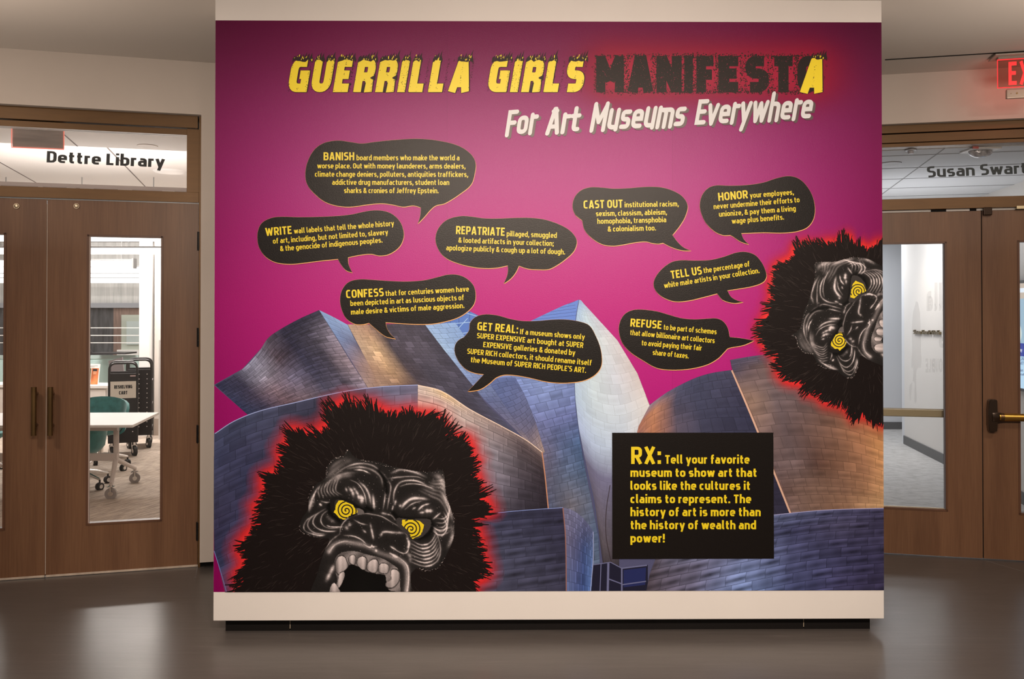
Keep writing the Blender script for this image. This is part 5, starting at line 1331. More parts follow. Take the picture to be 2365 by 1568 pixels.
MB().box(-5.2, 2.75, 1.30, 5.4, 3.25, 3.33).build('ceiling_library', m_lceil, frame=LEFT, kind='structure', label='white panelled library ceiling behind the lowered strip', cat='ceiling')
MB().box(-5.2, 2.75, 5.4, 12, 3.45, 3.55).build('ceiling_library', mat('grey_slab_ceiling', (.55, .55, .54), .8), frame=LEFT, kind='structure', label='grey ceiling deep in the library', cat='ceiling')
js = root('ceiling_joints', 'thin dark joints between the white library ceiling panels', 'ceiling', LEFT, (0, 1.30, 3.25), 'structure')
m_joint = mat('ceiling_joint', (.16, .13, .12), .8)
for u in (-3.4, -2.2, -1.0, .2, 1.4, 2.4):
    MB().box(u - .006, u + .006, .0, 4.0, -.003, .004).build('panel_joint', m_joint, js)
for u in (-1.0, .2, 1.4): MB().box(u - .004, u + .004, -1.1, -.005, -.233, -.227).build('panel_joint', m_joint, js)
# shell of the library
MB().box(-5.3, -5.2, LY, 12, 0, 3.5).build('wall_library', m_lwall, frame=LEFT, kind='structure', label='library end wall out of view on the left', cat='wall')
MB().box(2.75, 2.85, LY, 12, 0, 3.5).build('wall_library', m_lwall, frame=LEFT, kind='structure', label='library end wall out of view on the right', cat='wall')
def Ldn(name, px0, py0, px1, py1, Yd):  # world rectangle helper at world depth Yd
    a = depth_px(px0, py0, Yd); b = depth_px(px1, py1, Yd); return a[0], b[0], b[2], a[2]
# white pillar, its beige neighbour and side wall
def wbox(nm, m, px0, px1, Y0, Y1, z0, z1, lab, cat, kind=None, bev=0):
    x0 = (px0 - CX) / F_PX * Y0; x1 = (px1 - CX) / F_PX * Y0
    return MB().box(x0, x1, Y0, Y1, z0, z1, bev=bev).build(nm, m, org=((x0 + x1) / 2, Y0, z0), label=lab, cat=cat, kind=kind)
wbox('wall_library', m_lwall, 357, 470, 12.4, 12.6, 0, 3.45, 'pale library wall right of the white pillar', 'wall', 'structure')
wbox('wall_library', mat('beige_reveal', (.62, .55, .50), .6), 343.5, 357.5, 12.55, 12.9, 0, 3.45, 'beige return beside the white pillar', 'wall', 'structure')
wbox('pillar', m_pillar, 321.5, 344, 12.3, 12.8, 0, 3.45, 'smooth white pillar behind the book carts', 'pillar', 'structure')
MB().box((357 - CX) / F_PX * 12.4, (470 - CX) / F_PX * 12.4, 12.385, 12.4, 0, .24).build('baseboard_library', mat('beige_base', (.50, .42, .36), .6), label='beige base of the pale library wall', cat='baseboard', kind='structure')
# back wall with band, dark glazing, wood door frame
YB = 15.0
def bw(nm, m, x0, y0, x1, y1, par=None, Y0=YB, th=.06, org=None, lab=None):
    a, b, z0, z1 = Ldn('', x0, y0, x1, y1, Y0)
    return MB().box(a, b, Y0 - th, Y0, z0, z1, bev=0).build(nm, m, par, org=org or (0, 0, 0), label=lab)
m_conc = mat('striated_grey_panel', (.45, .44, .42), .7, noise=.18, nscale=4, stretch=(6, 1, .4))
m_dglass = mat('dark_reflective_glazing', (.085, .085, .09), .25, noise=.5, nscale=3, stretch=(5, 1, .8))
bwr = root('wall_library_back', 'far library wall with grey striated panels above dark interior glazing', 'wall', W, (-7, YB, 0), 'structure')
og = (-7, YB, 0)
bw('grey_panel', m_conc, -160, 560, 330, 701, bwr, org=og)
bw('metal_band', mat('grey_metal_band', (.36, .37, .40), .4), -160, 700, 330, 711, bwr, th=.12, org=og)
bw('dark_glazing', m_dglass, -160, 711, 268, 830, bwr, org=og)
bw('wood_door_frame', mat('pinkish_wood', (.25, .17, .14), .5, noise=.2, nscale=5, stretch=(8, 1, 1)), 267, 711, 330, 838, bwr, th=.08, org=og)
bw('frosted_door', mat('pale_green_glass', (.50, .54, .47), .4), 287, 727, 330, 838, bwr, th=.11, org=og)
bw('notice_board', mat('pale_aqua_board', (.55, .63, .62), .4), 300, 742, 330, 795, bwr, th=.13, org=og)
bw('lower_panel', m_white, -160, 835, 330, 1100, bwr, org=og)
bw('white_box_unit', m_white, 280, 807, 330, 838, bwr, th=.16, org=og)
# glass balustrade with white rails
Yr = 13.4
rl_ = root('rail_screen', 'pale aqua glass counter screen with three thin white rails above', 'screen', W, ((240 - CX) / F_PX * Yr, Yr, 0))
ogr = ((240 - CX) / F_PX * Yr, Yr, 0)
for y in (757, 774.5, 791.5): bw('white_rail', m_white, -100, y - .9, 322, y + .9, rl_, Yr, .012, ogr)
bw('aqua_panel', mat('aqua_frosted_glass', (.50, .68, .66), .3), -100, 828, 322, 1010, rl_, Yr, .02, ogr)
bw('clear_edge', mat('aqua_edge', (.42, .52, .50), .3), -100, 820, 322, 828.5, rl_, Yr, .03, ogr)
# dark tablet arm / desk edge
a, b, z0, z1 = Ldn('', 214, 814, 297, 817.5, 13.1)
ds = MB().box(a, b, 13.0, 13.4, z0, z1, bev=.004); ds.tube([(a + .02, 13.05, z1), (a - .02, 13.05, z1 + .05), (a - .08, 13.05, z1 + .09)], .012)
ds.build('desk_shelf', m_blk, label='thin black shelf edge with a raised arm above the aqua screen', cat='shelf', org=(a, 13.1, z0))
# linear pendant lights
m_lamp = mat('linear_lamp_diffuser', (.9, .9, .9), .5, emit=(1, .985, .96), estr=1.6)
m_house = mat('lamp_housing_grey', (.35, .35, .35), .5)
for i, (Y, y0, y1, xr) in enumerate(((10.0, 542, 556, 385), (11.2, 572, 586, 385), (12.9, 601, 615, 307), (13.3, 616.5, 630, 324), (13.8, 632, 640, 324), (14.4, 642, 653, 324))):
    X0 = (-120 - CX) / F_PX * Y; X1 = (xr - CX) / F_PX * Y; z1 = CAM_Z + (725 - y0) / F_PX * Y; z0 = CAM_Z + (725 - y1) / F_PX * Y
    oo = ((X0 + X1) / 2, Y, z1)
    r = root('linear_pendant', 'bright white linear ceiling lamp, ' + ('topmost', 'second from top', 'third from top, bracketed', 'fourth from top', 'fifth and thinnest', 'lowest')[i] + ' behind the library door glass', 'ceiling light', W, oo, group='linear lamps in the library')
    MB().box(X0, X1, Y, Y + .10, z0, z1, bev=.004).build('diffuser', m_lamp, r, org=oo)
    MB().box(X0, X1, Y - .012, Y + .11, z1, z1 + .018, bev=.003).build('housing', m_house, r, org=oo)
    if i == 2: MB().box(X1 - .012, X1 + .012, Y - .02, Y + .1, z0 - .03, z1 + .03, bev=.003).build('end_bracket', m_house, r, org=oo)
    for q in (.25, .6, .93):
        x = X0 + (X1 - X0) * q
        MB().cyl((x, Y + .05, z1 + .01), (x, Y + .05, 3.45), .006, n=6).build('hanger', m_house, r, org=oo)
# ceiling disc, recessed light and exit sign back seen through the transom
def on_ceiling(px_, py_, z):
    Yc = (z - CAM_Z) * F_PX / (725 - py_); return ((px_ - CX) / F_PX * Yc, Yc, z)
p = on_ceiling(392, 395, 3.25)
MB().lathe([(.0, -.02), (.10, -.022), (.165, -.012), (.18, 0), (.18, .004)], (0, 0, 0), 32).xform(Matrix.Translation(p)).build('ceiling_disc_light', mat('opal_disc', (.85, .82, .80), .4), org=p, smooth=True, label='flat white round ceiling disc behind the library transom', cat='ceiling light')
p = on_ceiling(339, 336, CL1)
MB().lathe([(.062, -.003), (.075, -.004), (.078, 0)], (0, 0, 0), 28).xform(Matrix.Translation(p)).build('recessed_downlight', mat('dim_downlight', (.55, .48, .42), .5), org=p, smooth=True, label='small round recessed downlight behind the library transom', cat='ceiling light')
u0_, z0_ = LEFT.px(28, 339, .35); u1_, z1_ = LEFT.px(147, 300, .35)
ogx = (u0_ + .1, .35, CL1)
ex2 = root('exit_sign', 'mirror-backed exit sign with a thin red edge behind the library transom', 'exit sign', LEFT, ogx)
MB().box(u0_, u1_, .35, .362, z0_, z1_ + .02, bev=.004).build('sign_plate', mat('mirror_acrylic', (.70, .64, .62), .3, metal=.15, noise=.25, nscale=2, stretch=(1, 1, 9)), ex2, org=ogx)
MB().box(u0_ - .004, u1_ + .004, .345, .349, z0_ - .006, z0_ - .001).box(u1_ + .001, u1_ + .005, .345, .349, z0_, z1_ + .02).box(u0_ - .005, u0_ - .001, .345, .349, z0_, z1_ + .02).build('red_edge', mat('red_edge_glow', (.9, .3, .25), .4, emit=(1, .18, .12), estr=.8), ex2, org=ogx)
MB().box(u0_ + .02, u1_ - .02, .335, .375, z1_ + .02, CL1, bev=.003).build('ceiling_mount', m_house, ex2, org=ogx)

# white cabinet with display magazine
YC = 12.2
def cabinet(px0, px1, pyt, pyb, Y, dep, lab):
    x0, x1, z0, z1 = Ldn('', px0, pyt, px1, pyb, Y); z0 = 0
    oo = ((x0 + x1) / 2, Y, 0); r = root('low_cabinet', lab, 'cabinet', W, oo)
    MB().box(x0 + .02, x1 - .02, Y + .02, Y + dep, z0, z1 - .04).build('body', m_white, r, org=oo)
    MB().box(x0, x1, Y - .01, Y + dep, z1 - .04, z1, bev=.004).build('top', m_white, r, org=oo)
    n = 2; 
    for k in range(n):
        a = x0 + .03 + (x1 - x0 - .06) * k / n; b = x0 + .03 + (x1 - x0 - .06) * (k + 1) / n - .01
        MB().box(a, b, Y, Y + .02, z0 + .08, z1 - .06, bev=.003).build('door', mat('marbled_white_front', (.72, .67, .63), .4, noise=.08, nscale=4), r, org=oo)
    return r
cabinet(150, 251, 890, 1100, YC, .5, 'low white cabinet with the colourful magazine on top')
cabinet(-110, 33, 888, 1100, YC, .5, 'low white cabinet seen through the left library door leaf')
x0, x1, z0, z1 = Ldn('', 186, 842.5, 226, 890, YC + .1)
M_ = Matrix.Translation((x0, YC + .12, z0)) @ Matrix.Rotation(-.22, 4, 'X') @ Matrix.Rotation(.0, 4, 'Z') @ Matrix.Shear('XY', 4, (0, 0)) 
h_ = (z1 - z0) * 1.03; w_ = x1 - x0
mg = root('magazine', 'colourful magazine with figures on its cover, propped upright on white cabinet', 'magazine', W, (x0, YC + .12, z0 + .004))
def mloc(b, nm, m):
    b.xform(Matrix.Rotation(-.18, 4, 'X')); return b.build(nm, m, mg)
mloc(MB().box(0, w_, 0, .012, 0, h_), 'cover', mat('cover_white', (.75, .70, .66), .4))
m_cov = mat('cover_orange', (.55, .16, .06), .4, noise=.5, nscale=9)
mloc(MB().box(w_ * .55, w_ * .96, -.003, 0, .01, h_ * .8), 'cover_picture', m_cov)
mloc(MB().box(w_ * .05, w_ * .52, -.003, 0, .01, h_ * .8), 'cover_picture', mat('cover_multicolour', (.22, .19, .06), .4, noise=.9, nscale=22))
mloc(MB().box(w_ * .66, w_ * .84, -.005, -.003, h_ * .5, h_ * .68), 'cover_face', mat('cover_skin', (.52, .24, .13), .4))
mloc(MB().box(w_ * .63, w_ * .87, -.006, -.003, h_ * .66, h_ * .76), 'cover_hair', m_blk)
for k in range(2): mloc(MB().box(w_ * .2, w_ * (.9 - .2 * k), -.002, 0, h_ * (.91 - k * .05), h_ * (.925 - k * .05)), 'cover_lettering', m_house)
x0, x1, z0, z1 = Ldn('', 8, 862, 16, 889, YC + .05)
sb_ = MB().box(x0, x1, YC + .1, YC + .15, z0, z1 - .03, bev=.01); sb_.cyl(((x0 + x1) / 2, YC + .125, z1 - .03), ((x0 + x1) / 2, YC + .125, z1 + .015), .008)
sb_.build('pump_bottle', mat('pale_bottle', (.60, .66, .72), .25), label='small clear pump bottle on the cabinet behind left door leaf', cat='bottle', org=(x0, YC + .1, z0))

# easel-like grey board behind the carts
x0, x1, z0, z1 = Ldn('', 249, 825, 289, 862, 12.0)
eb = MB().prism([(x0 + .01, z1 - .05), (x1 - .04, z1 + .0), (x1 + .10, 0), (x0 + .17, 0)], 12.0, 12.03)
eb.build('display_board', mat('grey_felt_board', (.20, .175, .18), .8), label='tilted grey board standing behind the reshelving cart', cat='board', org=((x0 + x1) / 2, 12.0, z0 - .3))

# book carts
def caster(par, oo, x, y, r=.055, swivel=0., m=None, hub=None):
    c = MB(); d = Vector((math.cos(swivel), math.sin(swivel), 0))
    c.cyl(Vector((x, y, r)) - d * .016, Vector((x, y, r)) + d * .016, r, n=22)
    w = c.build('caster', m or m_rub, par, org=oo, smooth=True)
    h = MB(); h.cyl(Vector((x, y, r)) - d * .020, Vector((x, y, r)) + d * .020, r * .42, n=16)
    for s in (-1, 1):
        q = Vector((x, y, 0)) + d * .024 * s
        h.tube([q + Vector((0, 0, r)), q + Vector((0, 0, r * 2 + .01))], .007, 6)
    h.box(x - .028, x + .028, y - .028, y + .028, r * 2 + .008, r * 2 + .014)
    h.cyl((x, y, r * 2 + .01), (x, y, r * 2 + .05), .012, n=10)
    hb = h.build('caster_fork', hub or m_steel, w, smooth=True)
    hb.location = (-oo[0], -oo[1], -oo[2]) if True else (0, 0, 0)
    return w
def cart(cx, Y, wx, dep, ang, H, lab, sign_=False):
    """end panel faces the camera; the shelves run back"""
    base = Vector((cx, Y, 0)); oo = (0, 0, 0)
    r = root('book_cart', lab, 'cart', W, (cx, Y, 0)); r.rotation_euler = (0, 0, ang)
    hw = wx / 2; zt = H - .12
    def endp(y):
        MB().box(-hw, hw, y - .008, y + .008, .17, zt, bev=.002).build('end_panel', m_blk, r)
        pts = [(-hw + .01, y, .25), (-hw + .01, y, zt)] + [(-hw + .01 + (hw - .01) * (1 - math.cos(a)), y, zt + (H - zt) * math.sin(a)) for a in np.linspace(.15, math.pi - .15, 11)]
        pts = [(-hw + .01, y, .25)] + [(-hw + .012 + .07 * (1 - math.cos(a)), y, H - .07 + .07 * math.sin(a)) for a in np.linspace(0, math.pi / 2, 6)] + [(hw - .012 - .07 * (1 - math.cos(a)), y, H - .07 + .07 * math.sin(a)) for a in np.linspace(math.pi / 2, 0, 6)] + [(hw - .01, y, .25)]
        MB().tube(pts, .013, 8).build('tube_handle', m_blk, r, smooth=True)
    endp(0); endp(dep)
    for z in (.20, .50, .80):
        for s in (-1, 1):
            t = .10 * s
            MB().prism([(0, z - .01), (s * hw, z + .05), (s * hw, z + .058), (0, z - .002)], .01, dep - .01).build('sloped_shelf', mat('grey_shelf', (.30, .28, .28), .4), r)
    m_dot = mat('pale_perforation', (.8, .78, .76), .5)
    dd = MB()
    for i in range(5 if sign_ else 3):
        for k in range(9 if sign_ else 12):
            x = -hw + .06 + i * (wx - .12) / (4 if sign_ else 2); z = .30 + k * .065 if sign_ else .28 + k * .06
            if sign_ and (i not in (0, 2) or z > .66 or z < .46) and not (i == 4 and z < .45): continue
            dd.cyl((x, -.0095, z), (x, -.008, z), .007, n=6)
    o_ = dd.build('perforations', m_dot, r); o_['kind'] = 'stuff'
    for x in (-hw + .04, hw - .04):
        for y in (.04, dep - .04): caster(r, (0, 0, 0), x, y, .062, .35)
    if sign_:
        sx0, sx1, sz0, sz1 = -hw + .025, hw - .025, .70, .90
        s = MB().box(sx0, sx1, -.013, -.010, sz0, sz1).build('paper_sign', mat('sign_paper', (.80, .74, .66), .7), r, label='cream paper sign with bold black capitals')
        e = Art()
        for wd, z, a, b in (('RESHELVING', .815, -.098, .098), ('CART', .745, -.046, .046)):
            hgt = .042; S_ = 1000.
            text(e, wd, (a * S_, -z * S_), (b * S_, -z * S_), hgt * S_, w=1.9, gap=.5)
        P = np.concatenate(e.V); me = bpy.data.meshes.new('sign_lettering'); me.from_pydata([(p[0] / 1000, -.0138, -p[1] / 1000) for p in P], [], e.F); me.materials.append(m_blk)
        o_ = bpy.data.objects.new('sign_lettering', me); C.objects.link(o_); o_.parent = s
        MB().box(hw - .09, hw - .03, -.012, -.008, .955, .97).build('asset_tag', mat('pinkish_tag', (.6, .45, .45), .5), r)
    return r
Yc1 = 10.55
cart((285.5 - CX) / F_PX * Yc1, Yc1, 64 / F_PX * Yc1, .42, .41, 1.115, 'black book cart with a paper sign, in front of the other cart', True)
Yc2 = 11.2
cart((322 - CX) / F_PX * Yc2, Yc2, 56 / F_PX * Yc2, .45, .36, 1.12, 'black perforated book cart behind the reshelving cart')
# folded white shelves at the right edge
wbox('wall_rack', m_white, 367, 380, 12.0, 12.3, .0, 1.35, 'narrow white rack at the right edge of the library door glass', 'rack')
# ---- flip-top table
tz = .71
def tp(px_, py_, z): Yt = (CAM_Z - z) * F_PX / (py_ - 725); return Vector(((px_ - CX) / F_PX * Yt, Yt, z))
A_, B_ = tp(308, 981, tz), tp(368, 952, tz)
dvec = (B_ - A_); tw = 1.75
A2, B2 = A_ + Vector((-tw, -.05, 0)), B_ + Vector((-tw, -.05, 0))
oo = tuple(((A_ + A2) / 2).xy) + (0,)
tb = root('flip_top_table', 'white table on casters seen through the library door glass', 'table', W, oo)
top = MB().prism([(A2.x, A2.y), (A_.x, A_.y), (B_.x, B_.y), (B2.x, B2.y)], tz - .024, tz, 'z')
bmesh.ops.bevel(top.b, geom=list(top.b.edges), offset=.003, segments=1, affect='EDGES')
top.build('table_top', m_white, tb, org=oo)
Lf, Lb = tp(258, 1152, 0), tp(313, 1115, 0)
for dx in (0, -1.25):
    f, b = Lf + Vector((dx, 0, 0)), Lb + Vector((dx, 0, 0)); mcen = f * .8 + b * .2
    m_leg = mat('pale_grey_leg', (.66, .60, .57), .35)
    MB().tube([(mcen.x, mcen.y, tz - .03), (mcen.x, mcen.y, .36), (f.x, f.y, .125)], [.026, .026, .018], 10).build('leg', m_leg, tb, org=oo, smooth=True)
    MB().tube([(mcen.x, mcen.y, .34), (b.x, b.y, .15), (b.x, b.y, .10)], [.024, .018, .015], 10).build('leg', m_leg, tb, org=oo, smooth=True)
    for q in (f, b): 
        caster(tb, oo, q.x, q.y, .052, 1.9 if q is b else 1.75, mat('grey_caster', (.36, .33, .32), .4))
MB().box(Lf.x - 1.25, Lf.x, Lf.y + .12, Lf.y + .16, .33, .40, bev=.004).build('stretcher', m_leg, tb, org=oo)
MB().box(Lf.x - 1.25, Lf.x, Lf.y + .12, Lf.y + .16, tz - .10, tz - .025, bev=.004).build('apron', m_leg, tb, org=oo)
# ---- chairs with teal shells
def chair(x, y, rz, hub_h, lab, back=.30, seat=.47):
    oo = (0, 0, 0)
    r = root('swivel_chair', lab, 'chair', W, (x, y, 0), group=None); r.rotation_euler = (0, 0, rz)
    n, m = 15, 9; vs = []; b = MB()
    for side in (0, 1):
        for j in range(m):
            t = j / (m - 1)
            for i in range(n):
                a = -1.95 + 3.9 * i / (n - 1)              # wraps round the back (back is +y)
                k = math.cos(a / 1.95 * math.pi / 2)
                hh = back * (.30 + .70 * max(0, k) ** .45)
                rad = .245 + .045 * t - (.0 if side == 0 else .03)
                z = seat - .10 + (hh + .10) * t
                rr = rad * (1 if t > .25 else .72 + .28 * (t / .25) ** .6)
                vs.append(b.b.verts.new((rr * math.sin(a), rr * math.cos(a) * 1.0, z + (0 if side == 0 else .008))))
    idx = lambda s, j, i: vs[s * n * m + j * n + i]
    for s in (0, 1):
        for j in range(m - 1):
            for i in range(n - 1): b.b.faces.new((idx(s, j, i), idx(s, j, i + 1), idx(s, j + 1, i + 1), idx(s, j + 1, i)))
    for j in range(m - 1):
        for i in (0, n - 1): b.b.faces.new((idx(0, j, i), idx(0, j + 1, i), idx(1, j + 1, i), idx(1, j, i)))
    for i in range(n - 1):
        for j in (0, m - 1): b.b.faces.new((idx(0, j, i), idx(0, j, i + 1), idx(1, j, i + 1), idx(1, j, i)))
    b.build('shell', m_teal, r, smooth=True)
    MB().lathe([(.0, seat - .09), (.15, seat - .085), (.215, seat - .04), (.225, seat - .01), (.20, seat + .01), (0, seat + .015)], n=28).build('seat', m_teal, r, smooth=True)
    MB().cyl((0, 0, .12), (0, 0, .25), .028).cyl((0, 0, .22), (0, 0, seat - .09), .016).build('gas_column', m_steel, r, smooth=True)
    for k in range(5):
        a = 2 * math.pi * k / 5 + .5
        e = Vector((math.cos(a), math.sin(a), 0)) * .31
        MB().tube([(0, 0, .17), tuple(e * .6 + Vector((0, 0, .14))), tuple(e + Vector((0, 0, .105)))], [.022, .017, .012], 8).build('base_arm', m_steel, r, smooth=True)
        w = MB()
        dd = Vector((-e.y, e.x, 0)).normalized() if k % 2 else e.normalized()
        for s in (-1, 1): w.cyl(Vector((e.x, e.y, .038)) + dd * .012 * s - dd * .008, Vector((e.x, e.y, .038)) + dd * .012 * s + dd * .008, .037, n=18)
        w.cyl((e.x, e.y, .04), (e.x, e.y, .10), .009, n=8)
        ww = w.build('caster', m_rub, r, smooth=True)
        MB().cyl(Vector((e.x, e.y, .038)) - dd * .022, Vector((e.x, e.y, .038)) + dd * .022, .020, n=14).build('caster_hub', m_steel, ww, smooth=True)
    return r
h1 = tp(178, 1126, .0)
chair(h1.x, h1.y, -.9, 0, 'teal shell swivel chair tucked under the front of the white table', .21, .43)
h2 = tp(234, 1084, 0)
chair(h2.x, h2.y + .0, .42, 0, 'teal shell swivel chair on the far side of the white table', .30, .47)
h3 = tp(-38, 1095, 0)
chair(h3.x, h3.y, 2.2, 0, 'teal shell swivel chair seen through the left door leaf', .30, .45)

# ================================================================ studio (right)
m_scarp = mat('studio_carpet', (.3, .3, .3), .95); carpet(m_scarp, ((.40, .39, .375), (.54, .53, .515)), 5, .2, (1.6, 2.6, 1))
m_swall = mat('studio_wall_paint', (.74, .75, .77), .6); m_sbase = mat('grey_vinyl_base', (.13, .13, .13), .5)
MB().box(-2.6, 4.6, .12, 9.0, .001, .006).build('floor_studio', m_scarp, frame=RIGHT, kind='structure', label='mottled grey carpet of the studio', cat='floor')
MB().box(-2.6, 4.6, .12, 9.0, 2.88, 2.98).build('ceiling_studio', mat('studio_ceiling_tile', (.70, .71, .72), .8), frame=RIGHT, kind='structure', label='white tiled ceiling of the studio', cat='ceiling')
gj = root('ceiling_grid', 'thin grey joints between studio ceiling tiles', 'ceiling', RIGHT, (0, .12, 2.88), 'structure')
m_sj = mat('grey_tile_joint', (.28, .28, .28), .7)
for k in range(9): MB().box(-2.5, 4.5, .22 + k * .61, .228 + k * .61, -.003, .002).build('tile_joint', m_sj, gj)
for k in range(6): MB().box(-2.0 + k * 1.22, -1.992 + k * 1.22, 0, 8.5, -.003, .002).build('tile_joint', m_sj, gj)
MB().box(-2.7, -2.6, .12, 9.0, 0, 2.9).build('wall_studio', m_swall, frame=RIGHT, kind='structure', label='studio side wall hidden behind the partition', cat='wall')
# far wall and long angled wall
MB().box(3.0, 8.0, 13.08, 13.2, 0, 2.95).build('wall_studio', mat('studio_far_wall', (.74, .76, .79), .6), kind='structure', label='bluish far wall of the studio corridor', cat='wall')
MB().box(3.0, 5.9, 13.06, 13.08, .0, .11).build('baseboard_studio', m_sbase, kind='structure', label='dark grey base along the far studio wall', cat='baseboard')
ang = math.atan2(8.01 - 11.59, 4.57 - 5.12)
WS = Frame(5.12, 11.59, ang)          # u runs towards the camera, +y (into the wall) points right
MB().box(0, 5.9, 0.0, .12, 0, 2.9).build('wall_studio', mat('studio_side_wall', (.80, .765, .72), .6), frame=WS, kind='structure', label='long pale studio wall carrying small metal lettering', cat='wall')
MB().box(-.01, 5.9, -.014, 0, 0, .115).build('baseboard_studio', m_sbase, frame=WS, kind='structure', label='dark grey base along the long studio wall', cat='baseboard')
MB().box(-.12, 0.0, 0, 3.0, 0, 2.9).build('wall_studio', m_swall, frame=WS, kind='structure', label='return of the long studio wall', cat='wall')
# metal lettering on it
e = Art(); text(e, 'Susan Swartz Studio', (2109, 771), (2170, 773), 9.5, w=1.4, gap=.5)
Pq = pxv(np.concatenate(e.V), WS, -.02)
me = bpy.data.meshes.new('wall_lettering'); nV = len(Pq)
vv = [(a - Pq[0, 0], -.012, b - 1.55) for a, b in Pq] + [(a - Pq[0, 0], .012, b - 1.55) for a, b in Pq]
ff = list(e.F) + [[i + nV for i in f][::-1] for f in e.F] + [[f[i], f[(i + 1) % len(f)], f[(i + 1) % len(f)] + nV, f[i] + nV] for f in e.F for i in range(len(f))]
me.from_pydata(vv, [], ff); me.materials.append(mat('bronze_letters', (.20, .15, .07), .35, metal=.7))
o_ = bpy.data.objects.new('wall_lettering', me); C.objects.link(o_); o_.location = WS.world(Pq[0, 0], -.012, 1.55); o_.rotation_euler = (0, 0, WS.a)
o_['label'] = 'small raised bronze lettering naming the studio on the long pale wall'; o_['category'] = 'sign'
# faint mirrored lettering and standing figure as translucent shapes just behind the glass
m_faint = mat('faint_grey_overlay', (.42, .47, .56), .6, alpha=.17)
dc = root('glass_overlay', 'faint grey mirrored lettering and standing figure on the studio door glass', 'overlay', RIGHT, (PR(2140, 780, .03)[0], .03, PR(2140, 780, .03)[1]))
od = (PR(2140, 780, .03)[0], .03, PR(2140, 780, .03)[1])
def overlay(A, nm):
    P = pxv(np.concatenate(A.V), RIGHT, .0275); me = bpy.data.meshes.new(nm); me.from_pydata([(a - od[0], -.0025, b - od[2]) for a, b in P], [], A.F); me.materials.append(m_faint)
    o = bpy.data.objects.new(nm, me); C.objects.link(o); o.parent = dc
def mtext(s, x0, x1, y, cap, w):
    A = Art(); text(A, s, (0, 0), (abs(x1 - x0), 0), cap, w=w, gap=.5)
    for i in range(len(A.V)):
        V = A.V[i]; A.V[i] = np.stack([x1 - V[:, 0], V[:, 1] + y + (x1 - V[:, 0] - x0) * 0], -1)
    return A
overlay(mtext('illa', 2140, 2184, 718, 62, 1.9), 'mirrored_lettering')
overlay(mtext('S', 2169, 2184, 803, 40, 1.7), 'mirrored_lettering')
overlay(mtext('ROUBLE', 2137, 2185, 860, 32, 1.7), 'mirrored_lettering')
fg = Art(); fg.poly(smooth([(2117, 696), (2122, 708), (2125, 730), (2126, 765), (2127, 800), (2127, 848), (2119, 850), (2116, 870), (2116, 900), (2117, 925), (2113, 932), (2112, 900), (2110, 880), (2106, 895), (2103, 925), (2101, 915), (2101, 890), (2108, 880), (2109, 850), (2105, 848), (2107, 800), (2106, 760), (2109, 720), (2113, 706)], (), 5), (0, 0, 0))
overlay(fg, 'standing_figure')
# wall screen seen through the right leaf, on the long wall
us_, zs0 = WS.px(2349, 893, -.03); _, zs1 = WS.px(2349, 655, -.03); ue_, _ = WS.px(2420, 760, -.03)
os_ = ((us_ + ue_) / 2, -.03, (zs0 + zs1) / 2)
tv = root('wall_screen', 'wall-mounted lit screen behind the right studio door leaf', 'screen', WS, os_)
def scr(nm, y0, y1, col, e_, d, u0=us_ - .05, u1=ue_ + .1, txt=None):
    _, a = WS.px(2355, y0, -.03); _, b = WS.px(2355, y1, -.03)
    return MB().box(u0, u1, -.045 - d, -.035 - d, b, a).build(nm, mat('screen_' + nm + str(y0), (.02, .02, .02), .4, emit=col, estr=e_), tv, org=os_)
MB().box(us_ - .08, ue_ + .14, -.034, 0, zs0 - .03, zs1 + .03, bev=.004).build('screen_case', m_sbase, tv, org=os_)
scr('beige_band', 655, 690, lin((190, 175, 160)), 1., 0); scr('logo_box', 666, 676, lin((225, 235, 245)), 1, .002); scr('picture', 690, 792, lin((150, 180, 200)), 1., 0)
scr('title_band', 792, 822, lin((24, 50, 150)), 1., 0); scr('text_area', 822, 895, lin((180, 215, 240)), 1., 0)
_, za_ = WS.px(2356, 748, -.05)
for k, (q, rr) in enumerate(((WS.px(2356, 770, -.05)[1], .09),)):
    MB().cyl((us_ + .06, -.050, q), (us_ + .06, -.047, q), rr, n=20).build('round_shape', mat('screen_round', (.02, .02, .02), .4, emit=lin((215, 225, 220)), estr=1), tv, org=os_)
def stext(s, x0, x1, y, cap, col, w=1.1):
    A = Art(); text(A, s, (x0, y), (x1, y), cap, w=w)
    P = pxv(np.concatenate(A.V), WS, -.05); me = bpy.data.meshes.new('screen_text')
    me.from_pydata([(a - os_[0], -.052 - os_[1], b - os_[2]) for a, b in P], [], A.F); me.materials.append(mat('screen_ink_' + col[0], (.02, .02, .02), .5, emit=col[1], estr=1))
    o = bpy.data.objects.new('screen_text', me); C.objects.link(o); o.parent = tv
BL = ('blue', lin((30, 60, 120))); WH = ('white', lin((230, 235, 240)))
stext('t Day', 2349, 2361, 812, 8, WH); stext('05, 202', 2350, 2368, 832, 7, BL); stext('pm ET', 2351, 2365, 842, 7, BL); stext('cation:', 2350, 2364, 858, 6, BL); stext('tz Studio,', 2350, 2370, 867, 5, BL)
_, zq = WS.px(2355, 884, -.05); MB().box(us_ - .0, us_ + .05, -.052, -.048, zq - .008, zq).build('orange_bar', mat('screen_orange', (.02, .02, .02), .5, emit=lin((240, 160, 40)), estr=1), tv, org=os_)
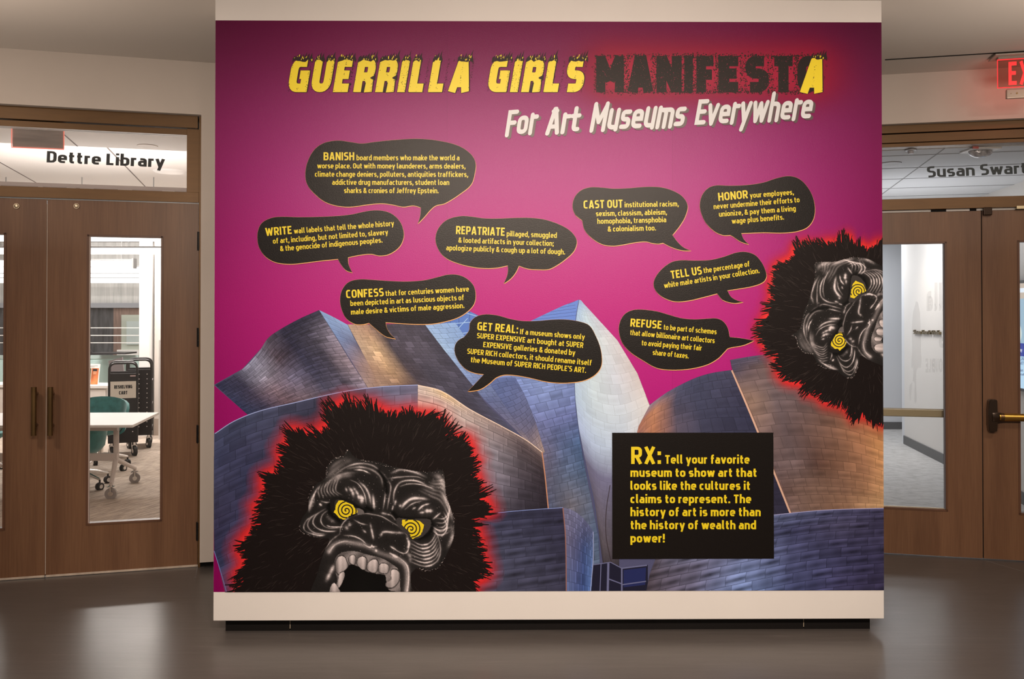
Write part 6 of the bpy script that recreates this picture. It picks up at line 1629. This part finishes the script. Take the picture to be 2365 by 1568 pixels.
# ceiling devices in the studio
p = on_ceiling(2266, 344, 2.88)
sd = root('strobe_alarm', 'clear and white ceiling strobe behind the studio transom', 'alarm', W, p)
MB().box(p[0] - .10, p[0] + .10, p[1] - .10, p[1] + .10, p[2] - .014, p[2], bev=.004).build('base_plate', m_white, sd, org=p)
MB().sph((p[0], p[1], p[2] - .02), .085, (1, .6, .5), 20).build('clear_dome', mat('clear_dome', (.55, .55, .58), .1, metal=.4, noise=.6, nscale=30), sd, org=p, smooth=True)
MB().box(p[0] - .11, p[0] - .07, p[1] - .112, p[1] - .10, p[2] - .016, p[2] + .0).build('red_mark', mat('red_print', (.6, .12, .1), .5), sd, org=p)
p = on_ceiling(2059, 376, 2.88)
MB().lathe([(.0, -.003), (.068, -.004), (.078, -.006), (.080, 0)], n=28).xform(Matrix.Translation(p)).build('recessed_downlight', mat('can_rim', (.42, .42, .42), .5), org=p, smooth=True, label='round recessed downlight behind the studio transom', cat='ceiling light')
p = on_ceiling(2105, 345, 2.88)
MB().lathe([(.0, -.03), (.018, -.03), (.022, -.012), (.04, -.008), (.042, 0)], n=20).xform(Matrix.Translation(p)).build('ceiling_sprinkler', mat('sprinkler_grey', (.40, .40, .44), .4), org=p, smooth=True, label='small grey sprinkler on the studio ceiling', cat='sprinkler')

# ================================================================ EXIT sign on the right
EV = -.42
eL, eT = PR(2303.5, 138, EV); eB = PR(2304, 203.5, EV)[1]; 
EW = .335
oe = (eL + EW / 2, EV, CEIL)
ex = root('exit_sign', 'edge-lit red EXIT sign under the ceiling above the studio doors, cut by the picture edge', 'exit sign', RIGHT, oe)
MB().box(eL, eL + EW, EV, EV + .008, eB, eT, bev=.003).build('clear_panel', glass_mat('exit_acrylic', (.86, .72, .68)), ex, org=oe)
m_red = mat('red_led', (.6, .02, .02), .4, emit=(1, .03, .04), estr=1.1)
fr_ = MB(); th = .0035
for q in ((eL, eL + EW, eT - th, eT), (eL, eL + EW, eB, eB + th * .8), (eL, eL + th * .8, eB, eT), (eL + EW - th, eL + EW, eB, eT)): fr_.box(q[0], q[1], EV - .002, EV + .009, q[2], q[3])
fr_.build('lit_rim', m_red, ex, org=oe)
lx = PR(2329, 170, EV)[0]; zl0 = PR(2335, 196.5, EV)[1]; zl1 = PR(2335, 143, EV)[1]
e = Art(); S_ = 1000.
text(e, 'EXIT', (lx * S_, -zl0 * S_), ((eL + EW - (lx - eL) + .02) * S_, -zl0 * S_), (zl1 - zl0) * S_, w=1.15, gap=.9)
P = np.concatenate(e.V); me = bpy.data.meshes.new('exit_lettering'); me.from_pydata([(a / S_ - oe[0], -.003, -b / S_ - oe[2]) for a, b in P], [], e.F); me.materials.append(mat('red_letter_glow', (.7, .05, .04), .4, emit=(1, .03, .035), estr=.95))
o_ = bpy.data.objects.new('exit_lettering', me); C.objects.link(o_); o_.parent = ex
MB().box(eL + .06, eL + EW - .02, EV + .02, EV + .05, eB - .065, eB - .006, bev=.003).build('battery_box', mat('brushed_box', (.42, .34, .29), .35, metal=.6), ex, org=oe)
MB().cyl((eL + .12, EV + .018, eB - .035), (eL + .12, EV + .0205, eB - .035), .006, n=12).cyl((eL + .085, EV + .018, eB - .035), (eL + .085, EV + .0205, eB - .035), .003, n=8).build('test_button', m_brassdk, ex, org=oe)
cn = MB().box(eL - .03, eL + EW + .03, EV - .07, EV + .09, eT + .012, eT + .022, bev=.002); cn.box(eL, eL + EW, EV - .02, EV + .03, eT, eT + .02)
cn.box(eL + .03, eL + EW - .03, EV - .03, EV + .04, eT + .02, CEIL)
cn.build('canopy', mat('canopy_grey', (.42, .38, .34), .4, metal=.3), ex, org=oe)
area('exit_sign_glow', tuple(RIGHT.world(eL + EW / 2, EV + .03, eB + .05)), EW, .12, .35, (1, .12, .08), (math.pi / 2, 0, RIGHT.a + math.pi * 0))
